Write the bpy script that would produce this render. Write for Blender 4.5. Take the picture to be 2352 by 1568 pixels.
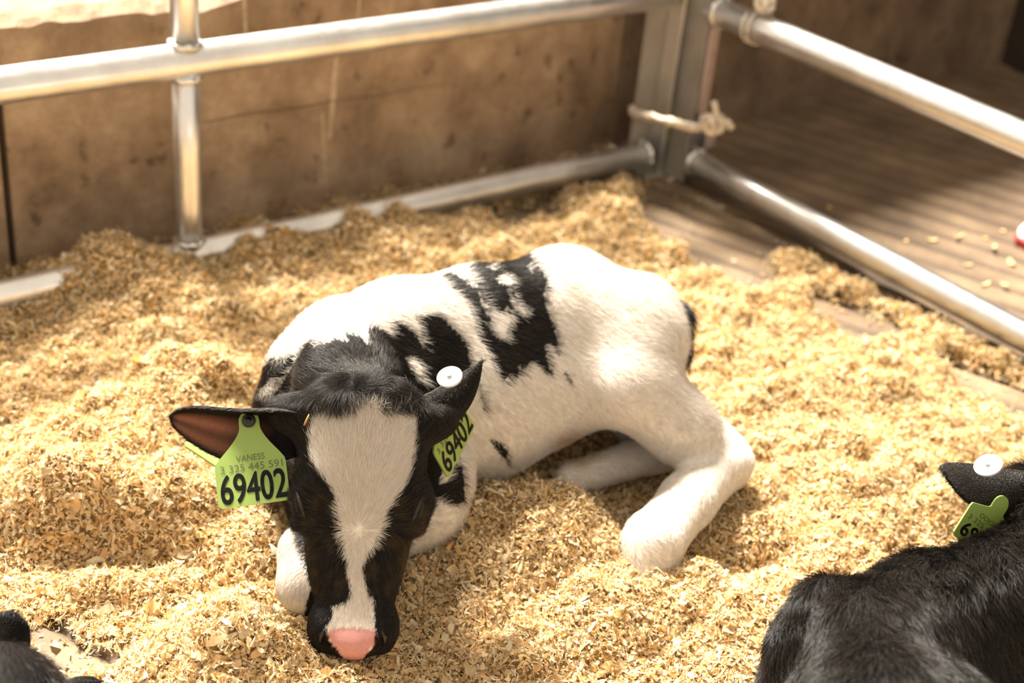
import bpy, bmesh, math, random
import numpy as np
from mathutils import Vector, Matrix

for _o in list(bpy.data.objects):
    bpy.data.objects.remove(_o)
SC = bpy.context.scene
COL = SC.collection
rng = np.random.default_rng(7)
random.seed(7)

# ------------------------------------------------------------------ camera
FPX, CX, CY, CAMH = 3266.7, 1176.0, 784.0, 1.0
_yaw, _pit, _rol = map(math.radians, (40.1, 29.8, 6.1))
_f = np.array([math.sin(_yaw) * math.cos(_pit), math.cos(_yaw) * math.cos(_pit), -math.sin(_pit)])
_r0 = np.array([math.cos(_yaw), -math.sin(_yaw), 0.0])
_u0 = np.cross(_r0, _f)
_r = math.cos(_rol) * _r0 + math.sin(_rol) * _u0
_u = -math.sin(_rol) * _r0 + math.cos(_rol) * _u0
CAM = np.array([0.0, 0.0, CAMH])
cam_d = bpy.data.cameras.new('camera')
cam_d.sensor_width = 36.0
cam_d.lens = FPX / 2352.0 * 36.0
cam_d.clip_start = 0.05
cam_d.dof.use_dof = True
cam_d.dof.focus_distance = 1.36
cam_d.dof.aperture_fstop = 3.6
cam = bpy.data.objects.new('camera', cam_d)
COL.objects.link(cam)
cam.matrix_world = Matrix(((_r[0], _u[0], -_f[0], 0), (_r[1], _u[1], -_f[1], 0), (_r[2], _u[2], -_f[2], CAMH), (0, 0, 0, 1)))
SC.camera = cam

# ------------------------------------------------------------------ world, sun, exposure
SUN_AZ, SUN_EL = 4.0, 51.0        # degrees from +Y towards +X, elevation
W = bpy.data.worlds.new('barn_sky')
SC.world = W
W.use_nodes = True
W.node_tree.nodes['Background'].inputs[0].default_value = (1.0, 0.87, 0.71, 1)
W.node_tree.nodes['Background'].inputs[1].default_value = 0.55
sd = bpy.data.lights.new('sun', 'SUN')
sd.energy = 10.5
sd.angle = math.radians(13.0)
sd.color = (1.0, 0.93, 0.82)
sun = bpy.data.objects.new('sun', sd)
COL.objects.link(sun)
_az, _el = math.radians(SUN_AZ), math.radians(SUN_EL)
SUNV = Vector((math.sin(_az) * math.cos(_el), math.cos(_az) * math.cos(_el), math.sin(_el)))
sun.rotation_euler = SUNV.to_track_quat('Z', 'Y').to_euler()
sun.location = SUNV * 4
SC.view_settings.view_transform = 'Standard'
SC.view_settings.look = 'None'
SC.view_settings.gamma = 1.0
SC.view_settings.use_curve_mapping = False
SC.view_settings.exposure = 1.02
SC.cycles.max_bounces = 6
SC.cycles.diffuse_bounces = 3
SC.cycles.glossy_bounces = 3
SC.cycles.transmission_bounces = 3
SC.cycles.caustics_reflective = False
SC.cycles.caustics_refractive = False


# ------------------------------------------------------------------ helpers
def at(x, y, z):
    """the point of the place seen at photo position x, y that stands z above the floor"""
    d = ((x - CX) * _r + (CY - y) * _u) / FPX + _f
    return CAM + d * ((z - CAMH) / d[2])


def dep(x, y, k):
    """the same for a point at a known distance k in front of the lens"""
    return CAM + (((x - CX) * _r + (CY - y) * _u) / FPX + _f) * k


def proj(p):
    d = np.asarray(p, float) - CAM
    k = d @ _f
    return CX + FPX * (d @ _r) / k, CY - FPX * (d @ _u) / k, k


def nrm(v):
    v = np.asarray(v, float)
    return v / np.linalg.norm(v)


def tag(o, label=None, cat=None, group=None, kind=None):
    for k, v in (('label', label), ('category', cat), ('group', group), ('kind', kind)):
        if v:
            o[k] = v
    return o


def empty(name, loc=(0, 0, 0)):
    o = bpy.data.objects.new(name, None)
    COL.objects.link(o)
    o.location = [float(c) for c in loc]
    return o


def link(name, me, mat=None, parent=None):
    o = bpy.data.objects.new(name, me)
    COL.objects.link(o)
    if mat is not None:
        me.materials.append(mat)
    if parent is not None:
        o.parent = parent
        o.matrix_parent_inverse = Matrix.Translation(parent.location).inverted() if parent.parent is None else Matrix.Identity(4)
    return o


def np_mesh(name, v, quads, smooth=True):
    """quads: (n,3) or (n,4) int array"""
    v = np.ascontiguousarray(v, np.float32)
    quads = np.ascontiguousarray(quads, np.int32)
    me = bpy.data.meshes.new(name)
    n, k = quads.shape
    me.vertices.add(len(v)); me.vertices.foreach_set('co', v.ravel())
    me.loops.add(n * k); me.loops.foreach_set('vertex_index', quads.ravel())
    me.polygons.add(n)
    me.polygons.foreach_set('loop_start', np.arange(0, n * k, k, dtype=np.int32))
    me.polygons.foreach_set('loop_total', np.full(n, k, np.int32))
    if smooth:
        me.polygons.foreach_set('use_smooth', np.ones(n, bool))
    me.update(calc_edges=True)
    me.validate()
    return me


def bm_mesh(name, bm, smooth=False):
    bmesh.ops.recalc_face_normals(bm, faces=bm.faces)
    me = bpy.data.meshes.new(name)
    bm.to_mesh(me); bm.free()
    if smooth:
        me.polygons.foreach_set('use_smooth', np.ones(len(me.polygons), bool))
    return me


def vcol(me, name, col):
    a = me.color_attributes.new(name, 'FLOAT_COLOR', 'POINT')
    c = np.ones((len(me.vertices), 4), np.float32)
    c[:, :3] = col
    a.data.foreach_set('color', c.ravel())


def tube_mesh(name, pts, rad, seg=20, caps=True, ripple=0.0):
    """round bar through pts (list of 3-vectors)"""
    pts = np.asarray(pts, float)
    n = len(pts)
    rad = np.full(n, rad) if np.isscalar(rad) else np.asarray(rad, float)
    T = np.gradient(pts, axis=0)
    T /= np.linalg.norm(T, axis=1)[:, None]
    up = np.array([0, 0, 1.0]) if abs(T[0][2]) < .9 else np.array([1.0, 0, 0])
    rings = []
    A = np.cross(T[0], up); A /= np.linalg.norm(A)
    ang = np.linspace(0, 2 * np.pi, seg, endpoint=False)
    for i in range(n):
        A = A - T[i] * (A @ T[i]); A /= np.linalg.norm(A)
        B = np.cross(T[i], A)
        rr = rad[i] * (1 + ripple * np.sin(3 * ang + i * 0.9))
        rings.append(pts[i] + rr[:, None] * (np.cos(ang)[:, None] * A + np.sin(ang)[:, None] * B))
    v = np.concatenate(rings)
    q = []
    for i in range(n - 1):
        for j in range(seg):
            k = (j + 1) % seg
            q.append((i * seg + j, i * seg + k, (i + 1) * seg + k, (i + 1) * seg + j))
    bm = bmesh.new()
    bv = [bm.verts.new(c) for c in v]
    for f in q:
        bm.faces.new([bv[i] for i in f])
    if caps:
        bm.faces.new(bv[:seg]); bm.faces.new(bv[-seg:])
    return bm_mesh(name, bm, True)


def box_bm(bm, lo, hi, bev=0.0):
    r = bmesh.ops.create_cube(bm, size=1.0)
    vs = r['verts']
    c = [(a + b) / 2 for a, b in zip(lo, hi)]
    s = [abs(b - a) for a, b in zip(lo, hi)]
    for v in vs:
        v.co = Vector((c[0] + v.co[0] * s[0], c[1] + v.co[1] * s[1], c[2] + v.co[2] * s[2]))
    if bev:
        es = list({e for v in vs for e in v.link_edges})
        bmesh.ops.bevel(bm, geom=es, offset=bev, segments=2, affect='EDGES', profile=.5)


# value noise in numpy -------------------------------------------------
class Noise:
    def __init__(s, seed, n=64):
        s.t = np.random.default_rng(seed).random((n, n)).astype(np.float32)
        s.n = n

    def __call__(s, x, y):
        xi = np.floor(x).astype(int); yi = np.floor(y).astype(int)
        fx = x - xi; fy = y - yi
        fx = fx * fx * (3 - 2 * fx); fy = fy * fy * (3 - 2 * fy)
        n = s.n
        a = s.t[xi % n, yi % n]; b = s.t[(xi + 1) % n, yi % n]
        c = s.t[xi % n, (yi + 1) % n]; d = s.t[(xi + 1) % n, (yi + 1) % n]
        return (a * (1 - fx) + b * fx) * (1 - fy) + (c * (1 - fx) + d * fx) * fy


NZ = [Noise(i + 11) for i in range(6)]


def in_poly(px, py, poly):
    poly = np.asarray(poly, float)
    ins = np.zeros(np.shape(px), bool)
    x0, y0 = poly[-1]
    for x1, y1 in poly:
        c = ((y0 > py) != (y1 > py))
        with np.errstate(divide='ignore', invalid='ignore'):
            xx = (x1 - x0) * (py - y0) / (y1 - y0 + 1e-12) + x0
        ins ^= c & (px < xx)
        x0, y0 = x1, y1
    return ins


# ------------------------------------------------------------------ materials
def mat_new(name):
    m = bpy.data.materials.new(name)
    m.use_nodes = True
    nt = m.node_tree
    b = nt.nodes['Principled BSDF']
    return m, nt, b


def N(nt, kind, **kw):
    n = nt.nodes.new(kind)
    for k, v in kw.items():
        if k.startswith('i_'):
            key = k[2:]
            n.inputs[int(key) if key.isdigit() else key].default_value = v
        else:
            setattr(n, k, v)
    return n


def ramp(nt, fac, stops):
    r = nt.nodes.new('ShaderNodeValToRGB')
    while len(r.color_ramp.elements) < len(stops):
        r.color_ramp.elements.new(0.5)
    for e, (p, c) in zip(r.color_ramp.elements, stops):
        e.position = p
        e.color = (*c, 1)
    nt.links.new(fac, r.inputs[0])
    return r


def mapping(nt, scale, rot=(0, 0, 0)):
    tc = N(nt, 'ShaderNodeTexCoord')
    mp = N(nt, 'ShaderNodeMapping')
    mp.inputs['Scale'].default_value = scale
    mp.inputs['Rotation'].default_value = rot
    nt.links.new(tc.outputs['Object'], mp.inputs[0])
    return mp


def mat_plain(name, col, rough=.5, metal=0.0, spec=.5, noise=0.0, nscale=40, **kw):
    m, nt, b = mat_new(name)
    b.inputs['Roughness'].default_value = rough
    b.inputs['Metallic'].default_value = metal
    b.inputs['Specular IOR Level'].default_value = spec
    if noise:
        mp = mapping(nt, (1, 1, 1))
        n = N(nt, 'ShaderNodeTexNoise', i_Scale=nscale, i_Detail=5.0)
        nt.links.new(mp.outputs[0], n.inputs['Vector'])
        r = ramp(nt, n.outputs['Fac'], [(.3, [c * (1 - noise) for c in col]), (.7, [min(1, c * (1 + noise)) for c in col])])
        nt.links.new(r.outputs[0], b.inputs['Base Color'])
    else:
        b.inputs['Base Color'].default_value = (*col, 1)
    for k, v in kw.items():
        b.inputs[k.replace('_', ' ')].default_value = v
    return m


def mat_steel():
    m, nt, b = mat_new('galvanised_steel')
    mp = mapping(nt, (1, 1, 1))
    n = N(nt, 'ShaderNodeTexNoise', i_Scale=9.0, i_Detail=6.0, i_Roughness=.6)
    nt.links.new(mp.outputs[0], n.inputs['Vector'])
    r = ramp(nt, n.outputs['Fac'], [(.3, (.60, .58, .55)), (.55, (.78, .77, .75)), (.8, (.84, .83, .82))])
    nt.links.new(r.outputs[0], b.inputs['Base Color'])
    n2 = N(nt, 'ShaderNodeTexNoise', i_Scale=60.0, i_Detail=4.0)
    nt.links.new(mp.outputs[0], n2.inputs['Vector'])
    r2 = ramp(nt, n2.outputs['Fac'], [(.3, (.30,) * 3), (.7, (.42,) * 3)])
    nt.links.new(r2.outputs[0], b.inputs['Roughness'])
    b.inputs['Metallic'].default_value = .92
    bp = N(nt, 'ShaderNodeBump', i_Strength=.08, i_Distance=.002)
    nt.links.new(n2.outputs['Fac'], bp.inputs['Height'])
    nt.links.new(bp.outputs[0], b.inputs['Normal'])
    return m


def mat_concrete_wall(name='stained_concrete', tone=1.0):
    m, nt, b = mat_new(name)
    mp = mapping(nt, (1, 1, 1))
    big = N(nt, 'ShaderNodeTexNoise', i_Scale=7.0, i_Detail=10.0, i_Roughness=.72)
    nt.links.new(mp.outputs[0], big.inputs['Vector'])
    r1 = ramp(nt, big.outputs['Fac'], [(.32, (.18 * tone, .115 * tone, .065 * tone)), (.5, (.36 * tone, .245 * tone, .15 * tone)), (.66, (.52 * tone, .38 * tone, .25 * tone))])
    st = mapping(nt, (9, 9, 3.0))
    drip = N(nt, 'ShaderNodeTexNoise', i_Scale=1.6, i_Detail=5.0, i_Roughness=.6)
    nt.links.new(st.outputs[0], drip.inputs['Vector'])
    rd = ramp(nt, drip.outputs['Fac'], [(.35, (.62, .57, .52)), (.6, (1, 1, 1)), (.75, (1.0, 1.0, 1.0))])
    mx = N(nt, 'ShaderNodeMix', data_type='RGBA', blend_type='MULTIPLY')
    mx.inputs[0].default_value = .55
    nt.links.new(r1.outputs[0], mx.inputs[6]); nt.links.new(rd.outputs[0], mx.inputs[7])
    sp = N(nt, 'ShaderNodeTexNoise', i_Scale=26.0, i_Detail=3.0)
    nt.links.new(mp.outputs[0], sp.inputs['Vector'])
    rs = ramp(nt, sp.outputs['Fac'], [(.30, (.35, .3, .26)), (.38, (1, 1, 1))])
    mx2 = N(nt, 'ShaderNodeMix', data_type='RGBA', blend_type='MULTIPLY')
    mx2.inputs[0].default_value = .7
    nt.links.new(mx.outputs[2], mx2.inputs[6]); nt.links.new(rs.outputs[0], mx2.inputs[7])
    nt.links.new(mx2.outputs[2], b.inputs['Base Color'])
    b.inputs['Roughness'].default_value = .85
    fine = N(nt, 'ShaderNodeTexNoise', i_Scale=140.0, i_Detail=6.0)
    nt.links.new(mp.outputs[0], fine.inputs['Vector'])
    bp = N(nt, 'ShaderNodeBump', i_Strength=.35, i_Distance=.003)
    nt.links.new(fine.outputs['Fac'], bp.inputs['Height'])
    nt.links.new(bp.outputs[0], b.inputs['Normal'])
    return m


def mat_floor():
    m, nt, b = mat_new('barn_floor_concrete')
    mp = mapping(nt, (1, 1, 1))
    big = N(nt, 'ShaderNodeTexNoise', i_Scale=7.0, i_Detail=8.0, i_Roughness=.6)
    nt.links.new(mp.outputs[0], big.inputs['Vector'])
    r1 = ramp(nt, big.outputs['Fac'], [(.30, (.085, .053, .028)), (.5, (.16, .105, .058)), (.70, (.25, .170, .097))])
    at_ = N(nt, 'ShaderNodeAttribute', attribute_name='groove')
    mx = N(nt, 'ShaderNodeMix', data_type='RGBA', blend_type='MIX')
    nt.links.new(at_.outputs['Fac'], mx.inputs[0])
    nt.links.new(r1.outputs[0], mx.inputs[6])
    mx.inputs[7].default_value = (.06, .038, .022, 1)
    nt.links.new(mx.outputs[2], b.inputs['Base Color'])
    b.inputs['Roughness'].default_value = .8
    fine = N(nt, 'ShaderNodeTexNoise', i_Scale=160.0, i_Detail=6.0)
    nt.links.new(mp.outputs[0], fine.inputs['Vector'])
    bp = N(nt, 'ShaderNodeBump', i_Strength=.4, i_Distance=.003)
    nt.links.new(fine.outputs['Fac'], bp.inputs['Height'])
    nt.links.new(bp.outputs[0], b.inputs['Normal'])
    return m


def mat_shavings(name='wood_shavings'):
    m, nt, b = mat_new(name)
    nt.nodes.remove(b)
    out = nt.nodes['Material Output']
    a = N(nt, 'ShaderNodeAttribute', attribute_name='tint')
    d = N(nt, 'ShaderNodeBsdfDiffuse', i_Roughness=.6)
    t = N(nt, 'ShaderNodeBsdfTranslucent')
    mx = N(nt, 'ShaderNodeMixShader')
    mx.inputs[0].default_value = .30
    nt.links.new(a.outputs['Color'], d.inputs[0])
    nt.links.new(a.outputs['Color'], t.inputs[0])
    nt.links.new(d.outputs[0], mx.inputs[1]); nt.links.new(t.outputs[0], mx.inputs[2])
    nt.links.new(mx.outputs[0], out.inputs[0])
    return m


def mat_coat(name, rough=.62):
    m, nt, b = mat_new(name)
    a = N(nt, 'ShaderNodeAttribute', attribute_name='coat')
    mp = mapping(nt, (1, 1, 1))
    n = N(nt, 'ShaderNodeTexNoise', i_Scale=220.0, i_Detail=4.0)
    nt.links.new(mp.outputs[0], n.inputs['Vector'])
    r = ramp(nt, n.outputs['Fac'], [(.3, (.86,) * 3), (.7, (1.0,) * 3)])
    mx = N(nt, 'ShaderNodeMix', data_type='RGBA', blend_type='MULTIPLY')
    mx.inputs[0].default_value = 1.0
    nt.links.new(a.outputs['Color'], mx.inputs[6]); nt.links.new(r.outputs[0], mx.inputs[7])
    nt.links.new(mx.outputs[2], b.inputs['Base Color'])
    b.inputs['Roughness'].default_value = rough
    b.inputs['Specular IOR Level'].default_value = .12
    bp = N(nt, 'ShaderNodeBump', i_Strength=.3, i_Distance=.001)
    nt.links.new(n.outputs['Fac'], bp.inputs['Height'])
    nt.links.new(bp.outputs[0], b.inputs['Normal'])
    return m


def mat_fur(name):
    m, nt, b = mat_new(name)
    a = N(nt, 'ShaderNodeAttribute', attribute_name='coat')
    nt.links.new(a.outputs['Color'], b.inputs['Base Color'])
    b.inputs['Roughness'].default_value = .33
    b.inputs['Specular IOR Level'].default_value = .26
    return m


M_STEEL = mat_steel()
M_DULL = mat_plain('dull_zinc', (.33, .30, .26), .55, metal=.55, noise=.18, nscale=14)  # darker, duller zinc for most of the end post plates
M_WALL = mat_concrete_wall()
M_WALL_SHADE = mat_concrete_wall('shade_toned_concrete', .55)  # same concrete, with the far corner's shade darkened into its colour
M_FLOOR = mat_floor()
M_SHAV = mat_shavings()
M_COAT = mat_coat('calf_coat')
M_FUR = mat_fur('calf_fur')

# ------------------------------------------------------------------ floor with cast grooves
def build_floor():
    g = nrm((.335, -.942, 0)); nn = np.array([-g[1], g[0], 0])          # along / across the grooves
    across = np.arange(-2.6, 4.4, .006)
    along = np.linspace(-3.2, 3.4, 34)
    A, B = np.meshgrid(across, along, indexing='ij')
    jit = (NZ[0](B * 3 + 7, A * 2) - .5) * .008
    ph = ((A + jit) / .062) % 1.0
    d = np.abs(ph - .5) * .062
    gr = np.clip(1 - d / .0135, 0, 1)
    gr = gr * gr * (3 - 2 * gr)
    z = -.009 * gr + (NZ[1](A * 9, B * 9) - .5) * .003
    P = np.stack([A * nn[0] + B * g[0] + 1.2, A * nn[1] + B * g[1] + .9, z], -1)
    ni, nj = A.shape
    idx = np.arange(ni * nj).reshape(ni, nj)
    q = np.stack([idx[:-1, :-1], idx[1:, :-1], idx[1:, 1:], idx[:-1, 1:]], -1).reshape(-1, 4)
    me = np_mesh('floor', P.reshape(-1, 3), q)
    a = me.attributes.new('groove', 'FLOAT', 'POINT')
    a.data.foreach_set('value', (gr * .9).ravel().astype(np.float32))
    o = link('floor', me, M_FLOOR)
    tag(o, 'brown grooved concrete floor of the barn', kind='structure')


build_floor()


# ------------------------------------------------------------------ low concrete wall behind the pen
def wall_panel(x0, x1, ztop, parent, chip, seed, mat=None):
    """a cast panel with a chipped front top edge"""
    xs = np.arange(x0, x1 + 1e-6, .008)
    n1 = NZ[seed % 6]
    c = .004 + chip * np.clip(n1(xs * 9, xs * 0 + 3.3) - .25, 0, 1) + chip * .5 * np.clip(n1(xs * 40, xs * 0 + 8.1) - .4, 0, 1)
    rows = []
    yf, yb = 1.84, 1.935
    wob = (n1(xs * 6, xs * 0) - .5) * .004
    rows.append(np.stack([xs, yf + wob, xs * 0 - .02], 1))
    for k in (.25, .5, .75, .93):
        rows.append(np.stack([xs, yf + wob * (1 - k), (ztop - c) * k], 1))
    rows.append(np.stack([xs, yf + xs * 0, ztop - c], 1))
    rows.append(np.stack([xs, yf + c * .8, ztop - c * .55 + (n1(xs * 70, xs * 0 + 5) - .5) * chip * .2], 1))
    rows.append(np.stack([xs, yf + c * 1.9 + .002, ztop + xs * 0], 1))
    rows.append(np.stack([xs, yb + xs * 0, ztop + .004 * n1(xs * 25, xs * 0 + 1)], 1))
    rows.append(np.stack([xs, yb + .002 + xs * 0, xs * 0 - .02], 1))
    V = np.stack(rows, 1)
    ni, nj = V.shape[:2]
    idx = np.arange(ni * nj).reshape(ni, nj)
    q = np.stack([idx[:-1, :-1], idx[1:, :-1], idx[1:, 1:], idx[:-1, 1:]], -1).reshape(-1, 4)
    bm = bmesh.new()
    vs = [bm.verts.new(p) for p in V.reshape(-1, 3)]
    for f in q:
        bm.faces.new([vs[i] for i in f])
    for e in (0, ni - 1):
        bm.faces.new([vs[i] for i in idx[e]])
    return link('panel', bm_mesh('panel', bm), mat or M_WALL, parent)


def build_walls():
    w = empty('wall_back', (1.2, 1.84, 0))
    tag(w, 'low stained concrete wall behind the pen rails', kind='structure')
    wall_panel(-.7, .600, .372, w, .022, 2)
    wall_panel(.607, 1.74, .372, w, .026, 3)
    wall_panel(1.744, 2.96, .66, w, .006, 4, M_WALL_SHADE)  # section raised above the rest to deepen shade on the aisle floor
    bm = bmesh.new(); box_bm(bm, (.58, 1.852, 0), (.626, 1.92, .36))
    link('joint', bm_mesh('joint', bm), mat_plain('dark_joint', (.05, .033, .02), .9, noise=.3), w)
    # cast line across the face and pale lime drips
    pts = [(x, 1.8392, .1825 - .011 * (x - .897) + .0015 * math.sin(x * 40)) for x in np.linspace(.86, 1.36, 40)]
    link('cast_line', tube_mesh('cast_line', pts, .0012 * np.sin(np.linspace(.2, 2.95, 40)), 6), mat_plain('dark_line', (.17, .115, .07), .9), w)
    md = mat_plain('lime_drip', (.50, .37, .25), .8, noise=.25, nscale=60)
    for i, (xa, za, xb, zb, wd) in enumerate(((1.131, .262, 1.123, .115, .006), (1.108, .165, 1.118, .03, .003), (1.17, .36, 1.166, .28, .002), (.97, .37, .973, .31, .004))):
        n = 14
        xs = np.linspace(xa, xb, n); zs = np.linspace(za, zb, n)
        hw = wd * (.35 + .65 * np.sin(np.linspace(.3, 2.9, n)) ** .7)
        bm = bmesh.new()
        L = [bm.verts.new((xs[k] - hw[k], 1.8399, zs[k])) for k in range(n)]
        C = [bm.verts.new((xs[k], 1.8380, zs[k])) for k in range(n)]
        R = [bm.verts.new((xs[k] + hw[k], 1.8399, zs[k])) for k in range(n)]
        for k in range(n - 1):
            bm.faces.new((L[k], C[k], C[k + 1], L[k + 1])); bm.faces.new((C[k], R[k], R[k + 1], C[k + 1]))
        link('lime_drip', bm_mesh('lime_drip', bm, True), md, w)
    bm = bmesh.new(); box_bm(bm, (2.96, -.6, -.02), (3.08, 2.05, 2.5), .004)  # raised well out of view to block sky light over the aisle
    o = link('wall_right', bm_mesh('wall_right', bm), mat_plain('dark_timber_wall', (.03, .019, .011), .85, noise=.35, nscale=8))
    tag(o, 'dark brown wall at the far side of the aisle', kind='structure')


build_walls()


# ------------------------------------------------------------------ pen of galvanised pipe
def weld(p, axis, r, parent):
    """lumpy weld bead round a pipe end"""
    axis = nrm(axis)
    up = np.array([0, 0, 1.0]) if abs(axis[2]) < .9 else np.array([1.0, 0, 0])
    a = nrm(np.cross(axis, up)); b = np.cross(axis, a)
    t = np.linspace(0, 2 * np.pi, 29)
    pts = [p + r * (math.cos(k) * a + math.sin(k) * b) + axis * .0012 * math.sin(7 * k) for k in t]
    return link('weld_bead', tube_mesh('weld_bead', pts, .0042 + .0008 * np.sin(t * 9), 8), M_STEEL, parent)


def plate(name, lo, hi, parent, bev=.0008, mat=None):
    bm = bmesh.new(); box_bm(bm, lo, hi, bev)
    return link(name, bm_mesh(name, bm), mat or M_STEEL, parent)


def build_fence():
    yf = 1.705
    R = .0235
    f = empty('pipe_panel', (.9, yf, 0))
    tag(f, 'galvanised pipe panel along the concrete wall', 'fence panel', 'galvanised pen panels')
    link('rail', tube_mesh('rail', [(x, yf, .334) for x in np.linspace(-.5, 1.70, 12)], R, 32), M_STEEL, f)
    link('rail', tube_mesh('rail', [(x, yf, .041) for x in np.linspace(-.5, 1.70, 12)], .0225, 32), M_STEEL, f)
    px = .811
    link('upright', tube_mesh('upright', [(px, yf, z) for z in (.05, .12, .2, .325)], .0185, 28), M_STEEL, f)
    link('upright', tube_mesh('upright', [(px, yf, z) for z in (.345, .45, .6)], .0190, 28), M_STEEL, f)
    weld(np.array([px, yf, .311]), (0, 0, 1), .0195, f)
    weld(np.array([px, yf, .3575]), (0, 0, 1), .0200, f)
    weld(np.array([px, yf, .064]), (0, 0, 1), .0195, f)
    # angle iron end post
    plate('end_angle', (1.676, 1.722, .004), (1.727, 1.727, .6), f, mat=M_DULL)
    plate('end_angle', (1.722, 1.686, .004), (1.727, 1.722, .6), f)
    plate('foot_plate', (1.688, 1.684, .0), (1.732, 1.73, .006), f)
    weld(np.array([1.695, yf, .041]), (1, 0, 0), .0235, f)
    for z in (.115,):
        link('bolt', tube_mesh('bolt', [(1.748, 1.683, z), (1.744, 1.676, z)], .007, 6), M_STEEL, f)

    xr = 1.761
    g = empty('pipe_panel', (xr, 1.2, 0))
    tag(g, 'galvanised pipe panel dividing the bedding from the open aisle', 'fence panel', 'galvanised pen panels')
    link('rail', tube_mesh('rail', [(xr, y, .316) for y in np.linspace(-.5, 1.66, 12)], R, 32), M_STEEL, g)
    link('rail', tube_mesh('rail', [(xr, y, .041) for y in np.linspace(-.5, 1.66, 12)], .0225, 32), M_STEEL, g)
    plate('end_channel', (1.738, 1.690, .004), (1.790, 1.695, .6), g, mat=M_DULL)
    plate('end_channel', (1.738, 1.640, .004), (1.743, 1.690, .6), g, mat=M_DULL)
    plate('end_channel', (1.785, 1.674, .004), (1.790, 1.690, .6), g)
    plate('end_bar', (1.794, 1.700, .004), (1.836, 1.706, .6), g, mat=mat_plain('faded_pink_paint', (.50, .36, .29), .6, noise=.15))
    plate('spacer', (1.786, 1.693, .05), (1.800, 1.702, .08), g)
    plate('hinge_lug', (1.792, 1.650, .055), (1.818, 1.676, .10), g, .002)
    plate('moss_patch', (1.729, 1.690, .06), (1.736, 1.694, .13), g, .001, mat_plain('green_moss', (.16, .24, .03), .9, noise=.3))
    weld(np.array([xr, 1.634, .041]), (0, 1, 0), .0235, g)
    weld(np.array([xr, 1.634, .316]), (0, 1, 0), .0245, g)

    # twine that ties the two panels together
    r = empty('twine', (1.76, 1.68, .09))
    tag(r, 'pale twine knotted round the corner posts of the pen', 'rope')
    mr = mat_plain('pale_twine', (.62, .53, .42), .9, noise=.25, nscale=120)
    a = np.array([1.669, 1.714, .1205]); b = dep(1530, 277, 2.43); c = dep(1590, 292, 2.42); d = dep(1628, 284, 2.42)
    def spline(P, n):
        P = [np.asarray(p, float) for p in P]
        P = [2 * P[0] - P[1]] + P + [2 * P[-1] - P[-2]]
        out = []
        for i in range(1, len(P) - 2):
            for t in np.linspace(0, 1, n, endpoint=False):
                out.append(.5 * ((2 * P[i]) + (-P[i - 1] + P[i + 1]) * t + (2 * P[i - 1] - 5 * P[i] + 4 * P[i + 1] - P[i + 2]) * t * t + (-P[i - 1] + 3 * P[i] - 3 * P[i + 1] + P[i + 2]) * t ** 3))
        out.append(P[-2]); return np.array(out)
    loop = spline([a, b, c, d, (1.815, 1.722, .098), (1.79, 1.738, .100), (1.735, 1.739, .108), (1.688, 1.737, .118), a], 10)
    # two plies twisted about each other
    T = np.gradient(loop, axis=0); T /= np.linalg.norm(T, axis=1)[:, None]
    A = np.cross(T, [0, 0, 1.0]); A /= np.linalg.norm(A, axis=1)[:, None]; B = np.cross(T, A)
    ln = np.r_[0, np.cumsum(np.linalg.norm(np.diff(loop, axis=0), axis=1))]
    for s in (0, math.pi):
        th = ln / .016 * 2 * math.pi + s
        link('strand', tube_mesh('strand', loop + 0.0038 * (np.cos(th)[:, None] * A + np.sin(th)[:, None] * B), .0058, 10), mr, r)
    k = dep(1641, 282, 2.40)
    th = np.linspace(0, 4 * math.pi, 60)
    knot = k + np.stack([.013 * np.cos(th) + .004 * np.cos(3.3 * th), .010 * np.sin(th * 1.5), .011 * np.sin(th) + .005 * np.cos(2.1 * th)], 1)
    link('knot', tube_mesh('knot', knot, .0065, 10), mr, r)
    link('loose_end', tube_mesh('loose_end', spline([k, k + [-.006, -.004, .022], k + [-.012, -.002, .040]], 6), .0058, 10), mr, r)
    link('loose_end', tube_mesh('loose_end', spline([k, k + [.016, -.01, .004], k + [.026, -.018, -.008]], 6), .0060, 10), mr, r)


build_fence()


def build_rail_twine():
    r = empty('twine', (1.761, 1.545, .316))
    tag(r, 'scrap of pale twine wound over the upper rail beside the aisle', 'rope')
    mr = mat_plain('pale_rope', (.70, .62, .52), .9, noise=.2, nscale=120)
    th = np.linspace(-.4, 2 * math.pi * 1.9, 60)
    co = np.stack([1.761 + .0275 * np.sin(th), 1.538 + .006 * th / 3, .316 + .0275 * np.cos(th)], 1)
    link('coil', tube_mesh('coil', co, .0016, 8), mr, r)
    th = np.linspace(0, 4 * math.pi, 50)
    k = np.array([1.764, 1.545, .358])
    kn = k + np.stack([.010 * np.cos(th), .009 * np.sin(1.5 * th), .010 * np.sin(th) + .003 * np.cos(2.1 * th)], 1)
    link('knot', tube_mesh('knot', kn, .0062, 10), mr, r)


build_rail_twine()


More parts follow.
